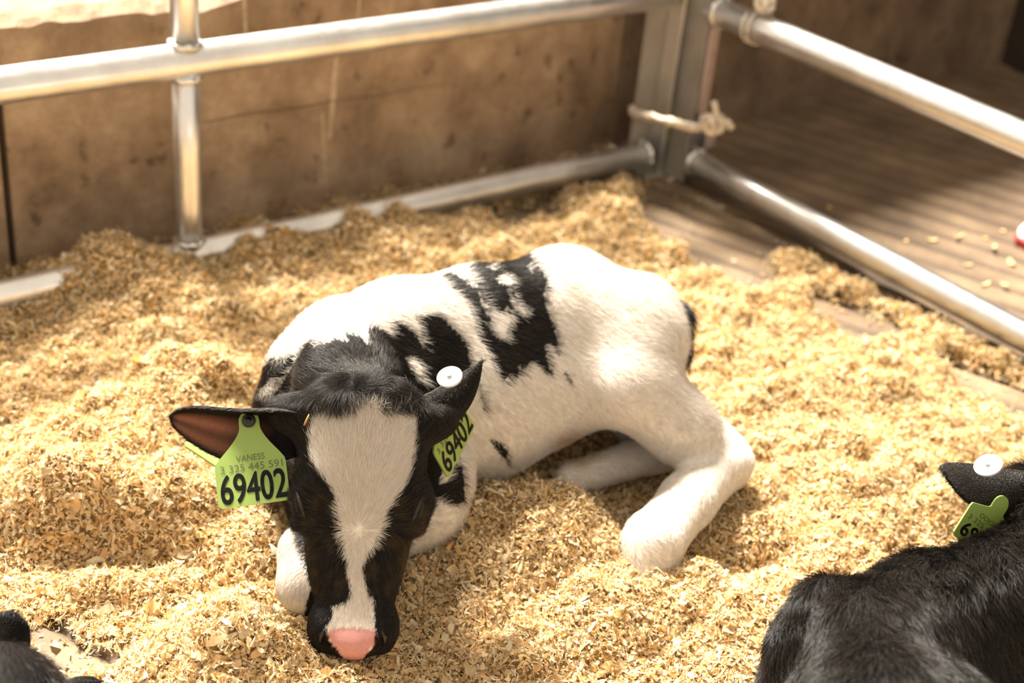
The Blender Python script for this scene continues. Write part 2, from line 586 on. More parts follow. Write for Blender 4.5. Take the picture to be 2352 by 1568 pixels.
# ------------------------------------------------------------------ child's shoe at the edge of the aisle
def build_shoe():
    toe = at(2338, 562, .0)
    fwd = nrm((-.85, .52, 0)); side = np.array([-fwd[1], fwd[0], 0])
    base = toe - fwd * .0 + np.array([0, 0, 0.0])
    e = empty('shoe', base)
    tag(e, "child's pink shoe with white toe and red sole standing in the aisle", 'shoe')
    us = np.linspace(0, 1, 26)          # 0 = toe, 1 = heel; 0.17 m long
    Ln = .17
    def hw(u): return .034 * (1 - (1 - min(u / .28, 1)) ** 2.4) ** .5 * (1 - .22 * math.sin(math.pi * min(max((u - .25) / .6, 0), 1))) * (1 if u < .9 else math.sqrt(max(.02, 1 - ((u - .9) / .1) ** 2)))
    def layer(name, z0, zf, grow, mat, u0=0, u1=1, nz=6, round_=True):
        V = []; F = []
        uu = [u for u in us if u0 - 1e-6 <= u <= u1 + 1e-6]
        na = 15
        for u in uu:
            w = max(hw(u) + grow, .002); top = zf(u)
            for k in range(na):
                a = math.pi * k / (na - 1)
                ca, sa = math.cos(a), math.sin(a)
                e1 = .45 if round_ else .2
                x = math.copysign(abs(ca) ** e1, ca) * w; z = z0 + abs(sa) ** e1 * (top - z0)
                V.append(base - fwd * (u * Ln - (grow if u < .05 else 0)) + side * x + np.array([0, 0, z]))
        n = len(uu)
        for i in range(n - 1):
            for k in range(na - 1):
                F.append((i * na + k, i * na + k + 1, (i + 1) * na + k + 1, (i + 1) * na + k))
        bm = bmesh.new(); vs = [bm.verts.new(p) for p in V]
        for f in F: bm.faces.new([vs[i] for i in f])
        bm.faces.new(vs[:na]); bm.faces.new(vs[-na:])
        for i in range(n - 1):
            bm.faces.new((vs[i * na], vs[(i + 1) * na], vs[(i + 1) * na + na - 1], vs[i * na + na - 1]))
        return link(name, bm_mesh(name, bm, True), mat, e)
    red = mat_plain('red_sole', (.55, .05, .05), .6, noise=.2); wht = mat_plain('white_rubber', (.85, .80, .76), .5)
    pk = mat_plain('pink_canvas', (.82, .16, .28), .8, noise=.15, nscale=200)
    layer('sole', 0, lambda u: .016, .004, red, round_=False)
    layer('toe_cap', .012, lambda u: .016 + .022 * min(1, (u / .14) ** .5), .002, wht, 0, .12)
    layer('upper', .012, lambda u: .020 + .05 * min(1, (u / .55) ** .8), .0005, pk, 0.04, 1)
    up = np.array([0, 0, 1.0])
    th = np.linspace(0, 2 * math.pi, 29)
    link('collar', tube_mesh('collar', [base - fwd * (.118 + .040 * math.cos(k)) + side * .024 * math.sin(k) + up * .070 for k in th], .005, 8), pk, e)
    link('dark_opening', tube_mesh('dark_opening', [base - fwd * .118 + up * .0695, base - fwd * .118 + up * .0712], .021, 20), mat_plain('opening_shade', (.05, .02, .03), .9), e)  # flat dark disc painted to stand for the shaded inside of the shoe
    for u_, z_ in ((.055, .056), (.067, .062), (.079, .068)):
        link('lace', tube_mesh('lace', [base - fwd * u_ + side * s_ + up * (z_ - 14 * s_ * s_) for s_ in np.linspace(-.018, .018, 9)], .0022, 8), wht, e)


build_shoe()

# ------------------------------------------------------------------ bedding: depth of the shavings over the floor
GX0, GX1, GY0, GY1, GS = .02, 1.95, .12, 1.838, .005
gx = np.arange(GX0, GX1, GS); gy = np.arange(GY0, GY1, GS)
XX, YY = np.meshgrid(gx, gy, indexing='ij')


def ground_poly(pts, z=.01):
    return np.array([at(x, y, z)[:2] for x, y in pts])


def blur(a, n):
    for _ in range(n):
        b = np.pad(a, 1, mode='edge')
        a = (b[:-2, 1:-1] + b[2:, 1:-1] + b[1:-1, :-2] + b[1:-1, 2:] + b[1:-1, 1:-1]) / 5
    return a


cover = np.ones_like(XX)
BARE = [
    [(1480, 395), (1440, 500), (1520, 575), (1610, 625), (1740, 680), (1830, 690), (1790, 620), (1760, 585), (1880, 600), (1990, 655), (2110, 730), (2200, 760), (2352, 850), (2420, 880), (2500, 800), (1650, 380)],
    [(1830, 660), (1950, 675), (2080, 745), (2090, 790), (1960, 790), (1870, 735)],
    [(2100, 800), (2230, 815), (2352, 880), (2440, 960), (2352, 970), (2220, 900)],
    [(1060, 490), (1180, 470), (1270, 455), (1290, 500), (1230, 520), (1110, 515)],
    [(1150, 470), (1300, 420), (1480, 372), (1480, 410), (1380, 430), (1290, 450)],
    [(30, 1405), (160, 1400), (190, 1462), (215, 1475), (280, 1440), (325, 1470), (305, 1560), (225, 1560), (190, 1530), (150, 1545), (60, 1545)],
    [(60, 1500), (30, 1440), (-120, 1440), (-160, 1640), (40, 1640)],
]
for p in BARE:
    cover[in_poly(XX, YY, ground_poly(p))] = 0
cover[XX > 1.735] = 0
cover[YY > 1.73] *= .35
wob = (NZ[2](XX * 24, YY * 24) - .5) * .55 + (NZ[3](XX * 60, YY * 60) - .5) * .35
cover = blur(cover, 34)
cover_soft = np.clip((cover + wob * .8 * (1 - np.abs(2 * cover - 1)) - .25) / .5, 0, 1)
cover_s = cover_soft * cover_soft * (3 - 2 * cover_soft)

hgt = .026 + XX * 0
MOUNDS = [  # photo position, how high it stands there, spread along x and y, extra height
    (250, 590, .06, .10, .05, .055), (420, 640, .04, .16, .06, .02), (650, 545, .04, .14, .05, .028), (860, 510, .03, .12, .05, .02),
    (450, 830, .08, .075, .05, .050), (380, 800, .06, .05, .05, .02), (420, 900, .06, .08, .05, .03),
    (250, 1010, .05, .09, .06, .045), (160, 1110, .07, .12, .045, .060), (430, 1120, .08, .06, .05, .050),
    (560, 1300, .05, .05, .05, .03), (480, 1490, .06, .065, .05, .045), (560, 1530, .05, .08, .05, .030), (330, 1330, .03, .05, .03, -.012),
    (260, 1300, .02, .09, .026, -.085), (330, 1275, .02, .05, .022, -.055), (120, 1200, .08, .06, .03, .030), (240, 1215, .09, .055, .028, .066), (345, 1208, .08, .05, .024, .062), (220, 1375, .02, .11, .05, -.045), (100, 1400, .02, .08, .05, -.03),
    (820, 1530, .04, .10, .05, .012), (1150, 1160, .07, .09, .045, .032), (1310, 1170, .07, .06, .04, .030), (1250, 1260, .06, .10, .04, .018), (1080, 1240, .06, .06, .05, .018),
    (1150, 1420, .03, .10, .04, -.012), (1480, 1480, .03, .06, .03, -.018), (1330, 1400, .05, .08, .03, .014),
    (1620, 1360, .05, .10, .05, .015), (1480, 1130, .02, .05, .035, -.040), (1420, 1090, .02, .05, .03, -.030),
    (1700, 1180, .04, .10, .06, .016), (1780, 1280, .03, .05, .03, -.012), (1900, 1000, .04, .12, .06, .014), (2060, 1150, .04, .10, .06, .018), (1750, 800, .04, .12, .08, .012),
    (2100, 900, .03, .1, .06, .008), (1850, 1180, .03, .05, .03, -.014), (1680, 700, .03, .1, .05, .01), (1400, 480, .03, .06, .05, .015),
    (60, 1340, .04, .06, .06, .02), (100, 900, .03, .15, .08, .01), (1700, 1330, .05, .06, .03, .016),
]
for px_, py_, z_, sx, sy, dh in MOUNDS:
    c = at(px_, py_, z_)
    # spread is measured along / across the line of sight
    dx, dy = XX - c[0], YY - c[1]
    u_ = dx * _r0[0] + dy * _r0[1]; w_ = dx * math.sin(_yaw) + dy * math.cos(_yaw)
    hgt += dh * np.exp(-(u_ / sx) ** 2 - (w_ / (sy * 1.3)) ** 2)
bil = lambda n, f: np.abs(2 * NZ[n](XX * f + 3.7 * n, YY * f + 1.9 * n) - 1) - .45
hgt += (NZ[0](XX * 9, YY * 9) - .5) * .024 + bil(1, 15) * .020 + bil(4, 27) * .017 + (NZ[2](XX * 45, YY * 45) - .5) * .014 + bil(5, 62) * .009
hgt = np.maximum(hgt, .006)
HZ = hgt * cover_s - .0035 * (1 - cover_s)


def h_at(x, y):
    i = np.clip((np.asarray(x) - GX0) / GS, 0, len(gx) - 1.01); j = np.clip((np.asarray(y) - GY0) / GS, 0, len(gy) - 1.01)
    a = i.astype(int); b = j.astype(int); fa = i - a; fb = j - b
    return (HZ[a, b] * (1 - fa) + HZ[a + 1, b] * fa) * (1 - fb) + (HZ[a, b + 1] * (1 - fa) + HZ[a + 1, b + 1] * fa) * fb


PAL = np.array([(.81, .62, .36), (.86, .71, .46), (.75, .52, .25), (.89, .78, .57), (.60, .36, .13), (.81, .59, .30)])
PALW = np.array([.24, .24, .16, .18, .06, .12])


def flakes(n, pos, nor, size, seed, segs=4, lift=.006):
    """curled wood shavings: a strip of `segs` quads each; returns verts, quads, tint per vertex"""
    g = np.random.default_rng(seed)
    kind = g.random(n)
    L = size * np.where(kind < .55, g.uniform(.8, 1.5, n), np.where(kind < .85, g.uniform(1.5, 2.8, n), g.uniform(2.2, 4.2, n)))
    Wd = size * np.where(kind < .55, g.uniform(.5, .95, n), np.where(kind < .85, g.uniform(.25, .5, n), g.uniform(.07, .16, n)))
    curl = np.where(kind < .85, g.gamma(2.0, .95, n), g.normal(0, 1.2, n)) * np.where(g.random(n) < .5, 1, -1)
    L = np.minimum(L, .017)
    curl = np.clip(curl, -4.4, 4.4)
    curl = np.where(np.abs(curl) < .15, .15, curl)
    u = np.linspace(-.5, .5, segs + 1)
    ang = curl[:, None] * u[None]                                        # n, s
    Rr = L / curl
    lx = Rr[:, None] * np.sin(ang)
    lz = Rr[:, None] * (1 - np.cos(ang))
    wv = Wd[:, None] * (.55 + .45 * np.cos(u * np.pi)[None] * g.uniform(.6, 1, n)[:, None]) * g.uniform(.7, 1.25, (n, segs + 1))
    skew = g.normal(0, .25, n)[:, None] * Wd[:, None] * u[None] * 2
    cup = g.normal(0, .22, n)[:, None] * Wd[:, None]
    P = np.zeros((n, segs + 1, 2, 3))
    for s, sg in ((0, -1), (1, 1)):
        P[:, :, s, 0] = lx + g.normal(0, .05, (n, segs + 1)) * size[:, None]
        P[:, :, s, 1] = sg * wv * .5 + skew
        P[:, :, s, 2] = lz + sg * cup * u[None] * 2
    # random frame about the surface normal
    tilt = np.abs(g.normal(0, .55, n)); ta = g.uniform(0, 2 * np.pi, n)
    e1 = np.cross(nor, [0.0, 1.0, 0.1]); e1 /= np.linalg.norm(e1, axis=1)[:, None]
    e2 = np.cross(nor, e1)
    d = np.cos(ta)[:, None] * e1 + np.sin(ta)[:, None] * e2
    z = np.cos(tilt)[:, None] * nor + np.sin(tilt)[:, None] * d
    t0 = g.normal(0, 1, (n, 3)); x = t0 - z * (t0 * z).sum(1)[:, None]; x /= np.linalg.norm(x, axis=1)[:, None]
    y = np.cross(z, x)
    c = pos + nor * (g.random(n) ** 1.5 * lift)[:, None]
    Wp = c[:, None, None, :] + P[..., 0:1] * x[:, None, None] + P[..., 1:2] * y[:, None, None] + P[..., 2:3] * z[:, None, None]
    m = (segs + 1) * 2
    q1 = np.array([(2 * k, 2 * k + 2, 2 * k + 3, 2 * k + 1) for k in range(segs)])
    Q = (np.arange(n)[:, None, None] * m + q1[None]).reshape(-1, 4)
    ci = g.choice(len(PAL), n, p=PALW / PALW.sum())
    T = PAL[ci] * g.uniform(.86, 1.10, n)[:, None]
    return Wp.reshape(-1, 3), Q, np.repeat(np.clip(T, 0, .95), m, 0)


def build_bedding():
    ni, nj = XX.shape
    V = np.stack([XX, YY, HZ], -1).reshape(-1, 3)
    idx = np.arange(ni * nj).reshape(ni, nj)
    keep = (np.minimum.reduce([HZ[:-1, :-1], HZ[1:, :-1], HZ[1:, 1:], HZ[:-1, 1:]]) > 0.0030)
    q = np.stack([idx[:-1, :-1], idx[1:, :-1], idx[1:, 1:], idx[:-1, 1:]], -1)[keep]
    used = np.zeros(ni * nj, bool); used[q.ravel()] = True
    rm = np.cumsum(used) - 1
    me = np_mesh('bedding', V[used], rm[q])
    vcol(me, 'tint', np.array([.62, .41, .18]) * (.25 + .65 * rng.random((int(used.sum()), 1))))  # base darkened to paint in the crevice shade between flakes
    bed = link('wood_shavings', me, M_SHAV)
    tag(bed, 'thick bed of loose golden wood shavings covering the pen floor', 'bedding', kind='stuff')
    # loose shavings on top
    gxn, gyn = np.gradient(HZ, GS)
    NN = np.stack([-gxn, -gyn, np.ones_like(HZ)], -1); NN /= np.linalg.norm(NN, axis=-1)[..., None]
    D = (np.stack([XX, YY, HZ], -1) - CAM)
    k = D @ _f
    sx = CX + FPX * (D @ _r) / k; sy = CY - FPX * (D @ _u) / k
    infr = (sx > -420) & (sx < 2770) & (sy > -200) & (sy < 1900)
    well = (sx > -60) & (sx < 2412) & (sy > -60) & (sy < 1640)
    dens = (cover_s ** .6 * .985 + .012 + .05 * (cover > .02) * (cover_s < .5)) * np.where(well, 1.0, .35) * infr * (XX < 1.735)
    dens = dens * np.clip((1.9 / k) ** 2.2, .6, 2.4) / np.maximum(NN[..., 2], .35)
    p = (dens / dens.sum()).ravel()
    for nm, n, s0, seed, segs in (('loose_shavings', 160000, .0046, 3, 4), ('large_shavings', 8000, .0095, 5, 5), ('fine_shavings', 100000, .0023, 9, 2)):
        g = np.random.default_rng(seed)
        ci = g.choice(len(p), n, p=p)
        x = XX.ravel()[ci] + g.uniform(-.5, .5, n) * GS; y = YY.ravel()[ci] + g.uniform(-.5, .5, n) * GS
        z = np.maximum(h_at(x, y), .0008)
        size = s0 * np.exp(g.normal(0, .33, n))
        v, qq, t = flakes(n, np.stack([x, y, z], 1), NN.reshape(-1, 3)[ci], size, seed + 1, segs, .0075)
        me = np_mesh(nm, v, qq, smooth=segs > 2)
        vcol(me, 'tint', t)
        o = link(nm, me, M_SHAV, bed)
        o['kind'] = 'stuff'


build_bedding()

# ------------------------------------------------------------------ smooth-blended bodies (one continuous surface each)
class Field:
    def __init__(s, lo, hi, res):
        s.lo = np.array(lo, float); s.res = res
        s.n = np.ceil((np.array(hi, float) - s.lo) / res).astype(int) + 1
        s.f = np.full(s.n, .25, np.float32)

    def _sub(s, lo, hi):
        a = np.clip(np.floor((np.array(lo) - s.lo) / s.res).astype(int), 0, s.n - 1)
        b = np.clip(np.ceil((np.array(hi) - s.lo) / s.res).astype(int) + 1, 1, s.n)
        if np.any(b <= a):
            return None
        sl = tuple(slice(i, j) for i, j in zip(a, b))
        ax = [s.lo[i] + s.res * np.arange(a[i], b[i]) for i in range(3)]
        g = np.meshgrid(*ax, indexing='ij')
        return sl, np.stack(g, -1).astype(np.float32)

    def add(s, sl, d, k, sub=False):
        o = s.f[sl]
        if sub:
            h = np.clip(.5 - .5 * (o + d) / k, 0, 1)
            s.f[sl] = o + (-d - o) * h + k * h * (1 - h)
        else:
            h = np.clip(.5 + .5 * (o - d) / k, 0, 1)
            s.f[sl] = o + (d - o) * h - k * h * (1 - h)

    def cone(s, p, r, q, t, k=.03, sub=False):
        """tapered limb from p (radius r) to q (radius t)"""
        p = np.asarray(p, float); q = np.asarray(q, float)
        m = max(r, t) + k * 1.5 + .012
        w = s._sub(np.minimum(p, q) - m, np.maximum(p, q) + m)
        if w is None: return
        sl, P = w
        d = q - p; L2 = d @ d + 1e-12
        h = np.clip(((P - p) @ d) / L2, 0, 1)
        D = np.linalg.norm(P - p - h[..., None] * d, axis=-1) - (r + (t - r) * h)
        s.add(sl, D.astype(np.float32), k, sub)

    def chain(s, pts, k=.03):
        for a, b in zip(pts[:-1], pts[1:]):
            s.cone(a[:3], a[3], b[:3], b[3], k)

    def ell(s, c, rad, axes=None, k=.02, sub=False):
        """ellipsoid with radii along the rows of axes"""
        c = np.asarray(c, float); rad = np.asarray(rad, float)
        A = np.eye(3) if axes is None else np.asarray(axes, float)
        m = rad.max() + k * 1.5 + .012
        w = s._sub(c - m, c + m)
        if w is None: return
        sl, P = w
        l = (P - c) @ A.T
        k0 = np.linalg.norm(l / rad, axis=-1); k1 = np.linalg.norm(l / rad ** 2, axis=-1) + 1e-9
        D = k0 * (k0 - 1) / k1
        s.add(sl, D.astype(np.float32), k, sub)

    def mesh(s, smooth=2):
        f = s.f; n = s.n
        sg = f < 0
        c = sg[:-1, :-1, :-1].astype(np.int8)
        for i, j, k in ((1, 0, 0), (0, 1, 0), (0, 0, 1), (1, 1, 0), (1, 0, 1), (0, 1, 1), (1, 1, 1)):
            c = c + sg[i:n[0] - 1 + i, j:n[1] - 1 + j, k:n[2] - 1 + k]
        act = np.argwhere((c > 0) & (c < 8))
        vid = np.full(c.shape, -1, np.int32)
        vid[act[:, 0], act[:, 1], act[:, 2]] = np.arange(len(act))
        acc = np.zeros((len(act), 3)); cnt = np.zeros(len(act))
        cor = [(0, 0, 0), (1, 0, 0), (0, 1, 0), (1, 1, 0), (0, 0, 1), (1, 0, 1), (0, 1, 1), (1, 1, 1)]
        val = [f[act[:, 0] + a, act[:, 1] + b, act[:, 2] + d] for a, b, d in cor]
        for i in range(8):
            for j in range(i + 1, 8):
                if sum(abs(cor[i][m] - cor[j][m]) for m in range(3)) != 1: continue
                x = (val[i] < 0) != (val[j] < 0)
                t = np.where(x, val[i] / (val[i] - val[j] + 1e-12), 0)
                pt = np.array(cor[i]) + t[:, None] * (np.array(cor[j]) - np.array(cor[i]))
                acc[x] += pt[x]; cnt[x] += 1
        V = s.lo + s.res * (act + acc / cnt[:, None])
        Q = []
        for ax in range(3):
            sl0 = [slice(None)] * 3; sl1 = [slice(None)] * 3
            sl0[ax] = slice(0, -1); sl1[ax] = slice(1, None)
            a = sg[tuple(sl0)]; b = sg[tuple(sl1)]
            e = np.argwhere(a != b)
            o1, o2 = [m for m in range(3) if m != ax]
            e = e[(e[:, o1] > 0) & (e[:, o2] > 0) & (e[:, o1] < n[o1] - 1) & (e[:, o2] < n[o2] - 1)]
            def g(d1, d2):
                z = e.copy(); z[:, o1] -= d1; z[:, o2] -= d2
                return vid[z[:, 0], z[:, 1], z[:, 2]]
            q = np.stack([g(1, 1), g(0, 1), g(0, 0), g(1, 0)], 1)
            flip = a[e[:, 0], e[:, 1], e[:, 2]] ^ (ax == 1)
            q[~flip] = q[~flip][:, ::-1]
            Q.append(q)
        Q = np.concatenate(Q)
        Q = Q[(Q >= 0).all(1)]
        for _ in range(smooth):
            S = np.zeros_like(V); C = np.zeros(len(V))
            for i in range(4):
                a, b = Q[:, i], Q[:, (i + 1) % 4]
                np.add.at(S, a, V[b]); np.add.at(C, a, 1); np.add.at(S, b, V[a]); np.add.at(C, b, 1)
            V = V * .5 + .5 * S / np.maximum(C, 1)[:, None]
        return V, Q


def vnormals(V, Q):
    fn = np.cross(V[Q[:, 2]] - V[Q[:, 0]], V[Q[:, 3]] - V[Q[:, 1]])
    n = np.zeros_like(V)
    for i in range(4):
        np.add.at(n, Q[:, i], fn)
    return n / (np.linalg.norm(n, axis=1)[:, None] + 1e-12)


def ear_mesh(center, halfw, cup, thick, across, facing, nu=26, nv=17):
    """leaf-shaped ear: center (n,3) midrib, halfw (n,), cup depth (n,), across & facing unit vectors per station.
    Returns closed verts/quads; the first half of the verts is the hollow (facing) side."""
    center = np.asarray(center, float); m = len(center)
    s = np.linspace(0, 1, m); t = np.linspace(0, 1, nu)
    I = lambda a: np.stack([np.interp(t, s, np.asarray(a, float)[:, i]) for i in range(np.shape(a)[1])], 1)
    C = I(center); hw = np.interp(t, s, halfw); cp = np.interp(t, s, cup); th = np.interp(t, s, thick)
    # soften the midrib
    for _ in range(3):
        C[1:-1] = .25 * C[:-2] + .5 * C[1:-1] + .25 * C[2:]
        hw[1:-1] = .25 * hw[:-2] + .5 * hw[1:-1] + .25 * hw[2:]
    A = I(across); A /= np.linalg.norm(A, axis=1)[:, None]
    Fv = I(facing); Fv -= A * (Fv * A).sum(1)[:, None]; Fv /= np.linalg.norm(Fv, axis=1)[:, None]
    v = np.linspace(-1, 1, nv)
    front = C[:, None] + A[:, None] * (hw[:, None] * v)[..., None] + Fv[:, None] * (cp[:, None] * (v ** 2 - .0) + .0)[..., None]
    edge = np.sqrt(np.clip(1 - v ** 2, 0, 1)) ** .6
    back = front - Fv[:, None] * (th[:, None] * edge[None])[..., None]
    V = np.concatenate([front.reshape(-1, 3), back.reshape(-1, 3)])
    idx = np.arange(nu * nv).reshape(nu, nv); off = nu * nv
    q1 = np.stack([idx[:-1, :-1], idx[:-1, 1:], idx[1:, 1:], idx[1:, :-1]], -1).reshape(-1, 4)
    q2 = q1[:, ::-1] + off
    cap = []
    for i in range(nu - 1):
        cap.append((idx[i, 0], idx[i + 1, 0], idx[i + 1, 0] + off, idx[i, 0] + off))
        cap.append((idx[i + 1, -1], idx[i, -1], idx[i, -1] + off, idx[i + 1, -1] + off))
    for j in range(nv - 1):
        cap.append((idx[-1, j], idx[-1, j + 1], idx[-1, j + 1] + off, idx[-1, j] + off))
    Q = np.concatenate([q1, q2, np.array(cap)])
    return V, Q, nu * nv


def make_fur(name, V, Q, n, seed, length, flow, color, parent, mat, lean=.30, width=.00016, keep=None, pts=4, clump=.25):
    """short coat: hair strands rooted all over the skin, lying along flow(P, Nrm)"""
    g = np.random.default_rng(seed)
    T = np.concatenate([Q[:, [0, 1, 2]], Q[:, [0, 2, 3]]])
    a, b, c = V[T[:, 0]], V[T[:, 1]], V[T[:, 2]]
    area = .5 * np.linalg.norm(np.cross(b - a, c - a), axis=1)
    cen = (a + b + c) / 3
    wgt = area.copy()
    if keep is not None:
        wgt *= keep(cen)
    vn = vnormals(V, Q)
    ti = g.choice(len(T), n, p=wgt / wgt.sum())
    u = g.random(n); v = g.random(n); f = u + v > 1; u[f] = 1 - u[f]; v[f] = 1 - v[f]
    w0 = 1 - u - v
    P = a[ti] * w0[:, None] + b[ti] * u[:, None] + c[ti] * v[:, None]
    Nn = vn[T[ti, 0]] * w0[:, None] + vn[T[ti, 1]] * u[:, None] + vn[T[ti, 2]] * v[:, None]
    Nn /= np.linalg.norm(Nn, axis=1)[:, None] + 1e-9
    D = flow(P, Nn)
    D = D + g.normal(0, .16, D.shape) + clump * np.stack([NZ[i](P[:, 0] * 90 + i * 9, (P[:, 1] + P[:, 2]) * 90) - .5 for i in range(3)], 1)
    D = D - Nn * (D * Nn).sum(1)[:, None]
    D /= np.linalg.norm(D, axis=1)[:, None] + 1e-9
    L = length(P) * g.uniform(.6, 1.2, n)
    up = lean * g.uniform(.5, 1.4, n)
    t = np.linspace(0, 1, pts)
    # root leaves the skin, then lies over
    K = P[:, None] + D[:, None] * (L[:, None] * (t ** 1.0)[None] * np.cos(up)[:, None])[..., None] + Nn[:, None] * (L[:, None] * np.sin(up)[:, None] * (1.5 * t - .6 * t ** 2)[None])[..., None] - Nn[:, None] * .0004
    hc = bpy.data.hair_curves.new(name)
    hc.add_curves([pts] * n)
    hc.attributes['position'].data.foreach_set('vector', np.ascontiguousarray(K, np.float32).ravel()) if 'position' in hc.attributes else None
    ra = hc.attributes.get('radius') or hc.attributes.new('radius', 'FLOAT', 'POINT')
    R = np.repeat((width * g.uniform(.7, 1.3, n))[:, None], pts, 1) * (1 - .8 * t ** 2)[None]
    ra.data.foreach_set('value', R.astype(np.float32).ravel())
    ca = hc.attributes.new('coat', 'FLOAT_COLOR', 'CURVE')
    col = np.ones((n, 4), np.float32); col[:, :3] = color(P, g)
    ca.data.foreach_set('color', col.ravel())
    o = bpy.data.objects.new(name, hc)
    COL.objects.link(o)
    hc.materials.append(mat)
    o.parent = parent
    return o


BLACK = np.array((.0065, .0055, .0050)); WHITE = np.array((.83, .765, .69)); PINK = np.array((.64, .31, .28))


# ---- the spotted calf -------------------------------------------------
def head_frame(S0, S1, toward):
    v = S1 - S0; L = np.linalg.norm(v); v = v / L
    c = nrm(np.asarray(toward) - (S0 + S1) / 2)
    l = nrm(np.cross(v, c)) * -1.0
    w = nrm(np.cross(v, l)); w = w if w @ c > 0 else -w
    return l, v, w, L


S0 = at(838, 908, .270); S1 = at(809, 1492, .062)
HL, HV, HW, HLEN = head_frame(S0, S1, CAM)
if HL @ _r < 0: HL = -HL


def hp(l, t, w):
    """head coordinates: sideways, down the face from the poll, out of the face (metres)"""
    return S0 + HL * l + HV * t + HW * w


def head_sdf(F, k=.025):
    L = HLEN
    y = np.array([900, 925, 955, 1000, 1070, 1130, 1160, 1200, 1250, 1300, 1350, 1395, 1430, 1460, 1485, 1500])
    hwpx = np.array([92, 122, 136, 148, 152, 153, 150, 134, 117, 103, 92, 90, 95, 95, 80, 50])
    t = (y - 905) / (1492 - 905) * L
    a = hwpx / 2430.
    th = np.interp(y, [900, 950, 1000, 1130, 1200, 1300, 1395, 1450, 1485, 1500], [.080, .098, .108, .122, .112, .090, .070, .064, .052, .034])
    fr = np.interp(y, [900, 930, 980, 1060, 1150, 1250, 1350, 1440, 1480, 1500], [-.018, -.006, .000, .003, .000, -.004, -.004, .000, -.004, -.014])
    m = .12
    mid = hp(0, L / 2, -.05)
    w = F._sub(mid - (L / 2 + m), mid + (L / 2 + m))
    sl, P = w
    q = P - S0.astype(np.float32)
    ql = q @ HL; qt = q @ HV; qw = q @ HW
    A = np.interp(qt, t, a); B = np.interp(qt, t, th) / 2; Cn = np.interp(qt, t, fr) - B
    ex = np.interp(qt, [0, .1, .18, L], [2.6, 2.7, 2.4, 2.2])
    # lower jaw is narrower than the brow
    nar = 1 - .42 * np.clip((Cn - qw) / (B + 1e-6), 0, 1)
    rr = (np.abs(ql / (A * nar)) ** ex + np.abs((qw - Cn) / B) ** ex) ** (1 / ex)
    D = (rr - 1) * np.minimum(A, B)
    over = np.maximum(np.maximum(t[0] + .012 - qt, qt - (t[-1] - .010)), 0)
    D = np.sqrt(np.maximum(D, 0) ** 2 + over ** 2) + np.minimum(D, 0) - np.where(over > 0, 0, 0)
    D = np.where(over > 0, np.maximum(D, over - .008), D)
    F.add(sl, D.astype(np.float32), k)
    ax = np.stack([HL, HV, HW])
    for sgn in (-1, 1):
        F.ell(hp(sgn * .0545, .108, -.026), (.016, .026, .020), ax, .016)          # brow over the eye
        F.ell(hp(sgn * .030, .150, -.055), (.014, .045, .030), ax, .02)            # cheek
        F.ell(hp(sgn * .0285, .226, -.018), (.0145, .023, .021), ax, .012)         # fleshy side of the muzzle
        F.ell(hp(sgn * .058, .024, -.045), (.032, .020, .026), ax, .022)           # ear root
    F.ell(hp(0, .004, -.028), (.040, .022, .030), ax, .025)                        # poll with its tuft
    F.ell(hp(0, .236, -.012), (.026, .018, .017), ax, .010)                        # nose pad
    for sgn in (-1, 1):
        F.ell(hp(sgn * .0285, .2365, .002), (.0060, .0085, .009), ax, .005, sub=True)   # nostril
        F.ell(hp(sgn * .0655, .1175, -.020), (.008, .011, .010), ax, .006, sub=True)    # eye socket


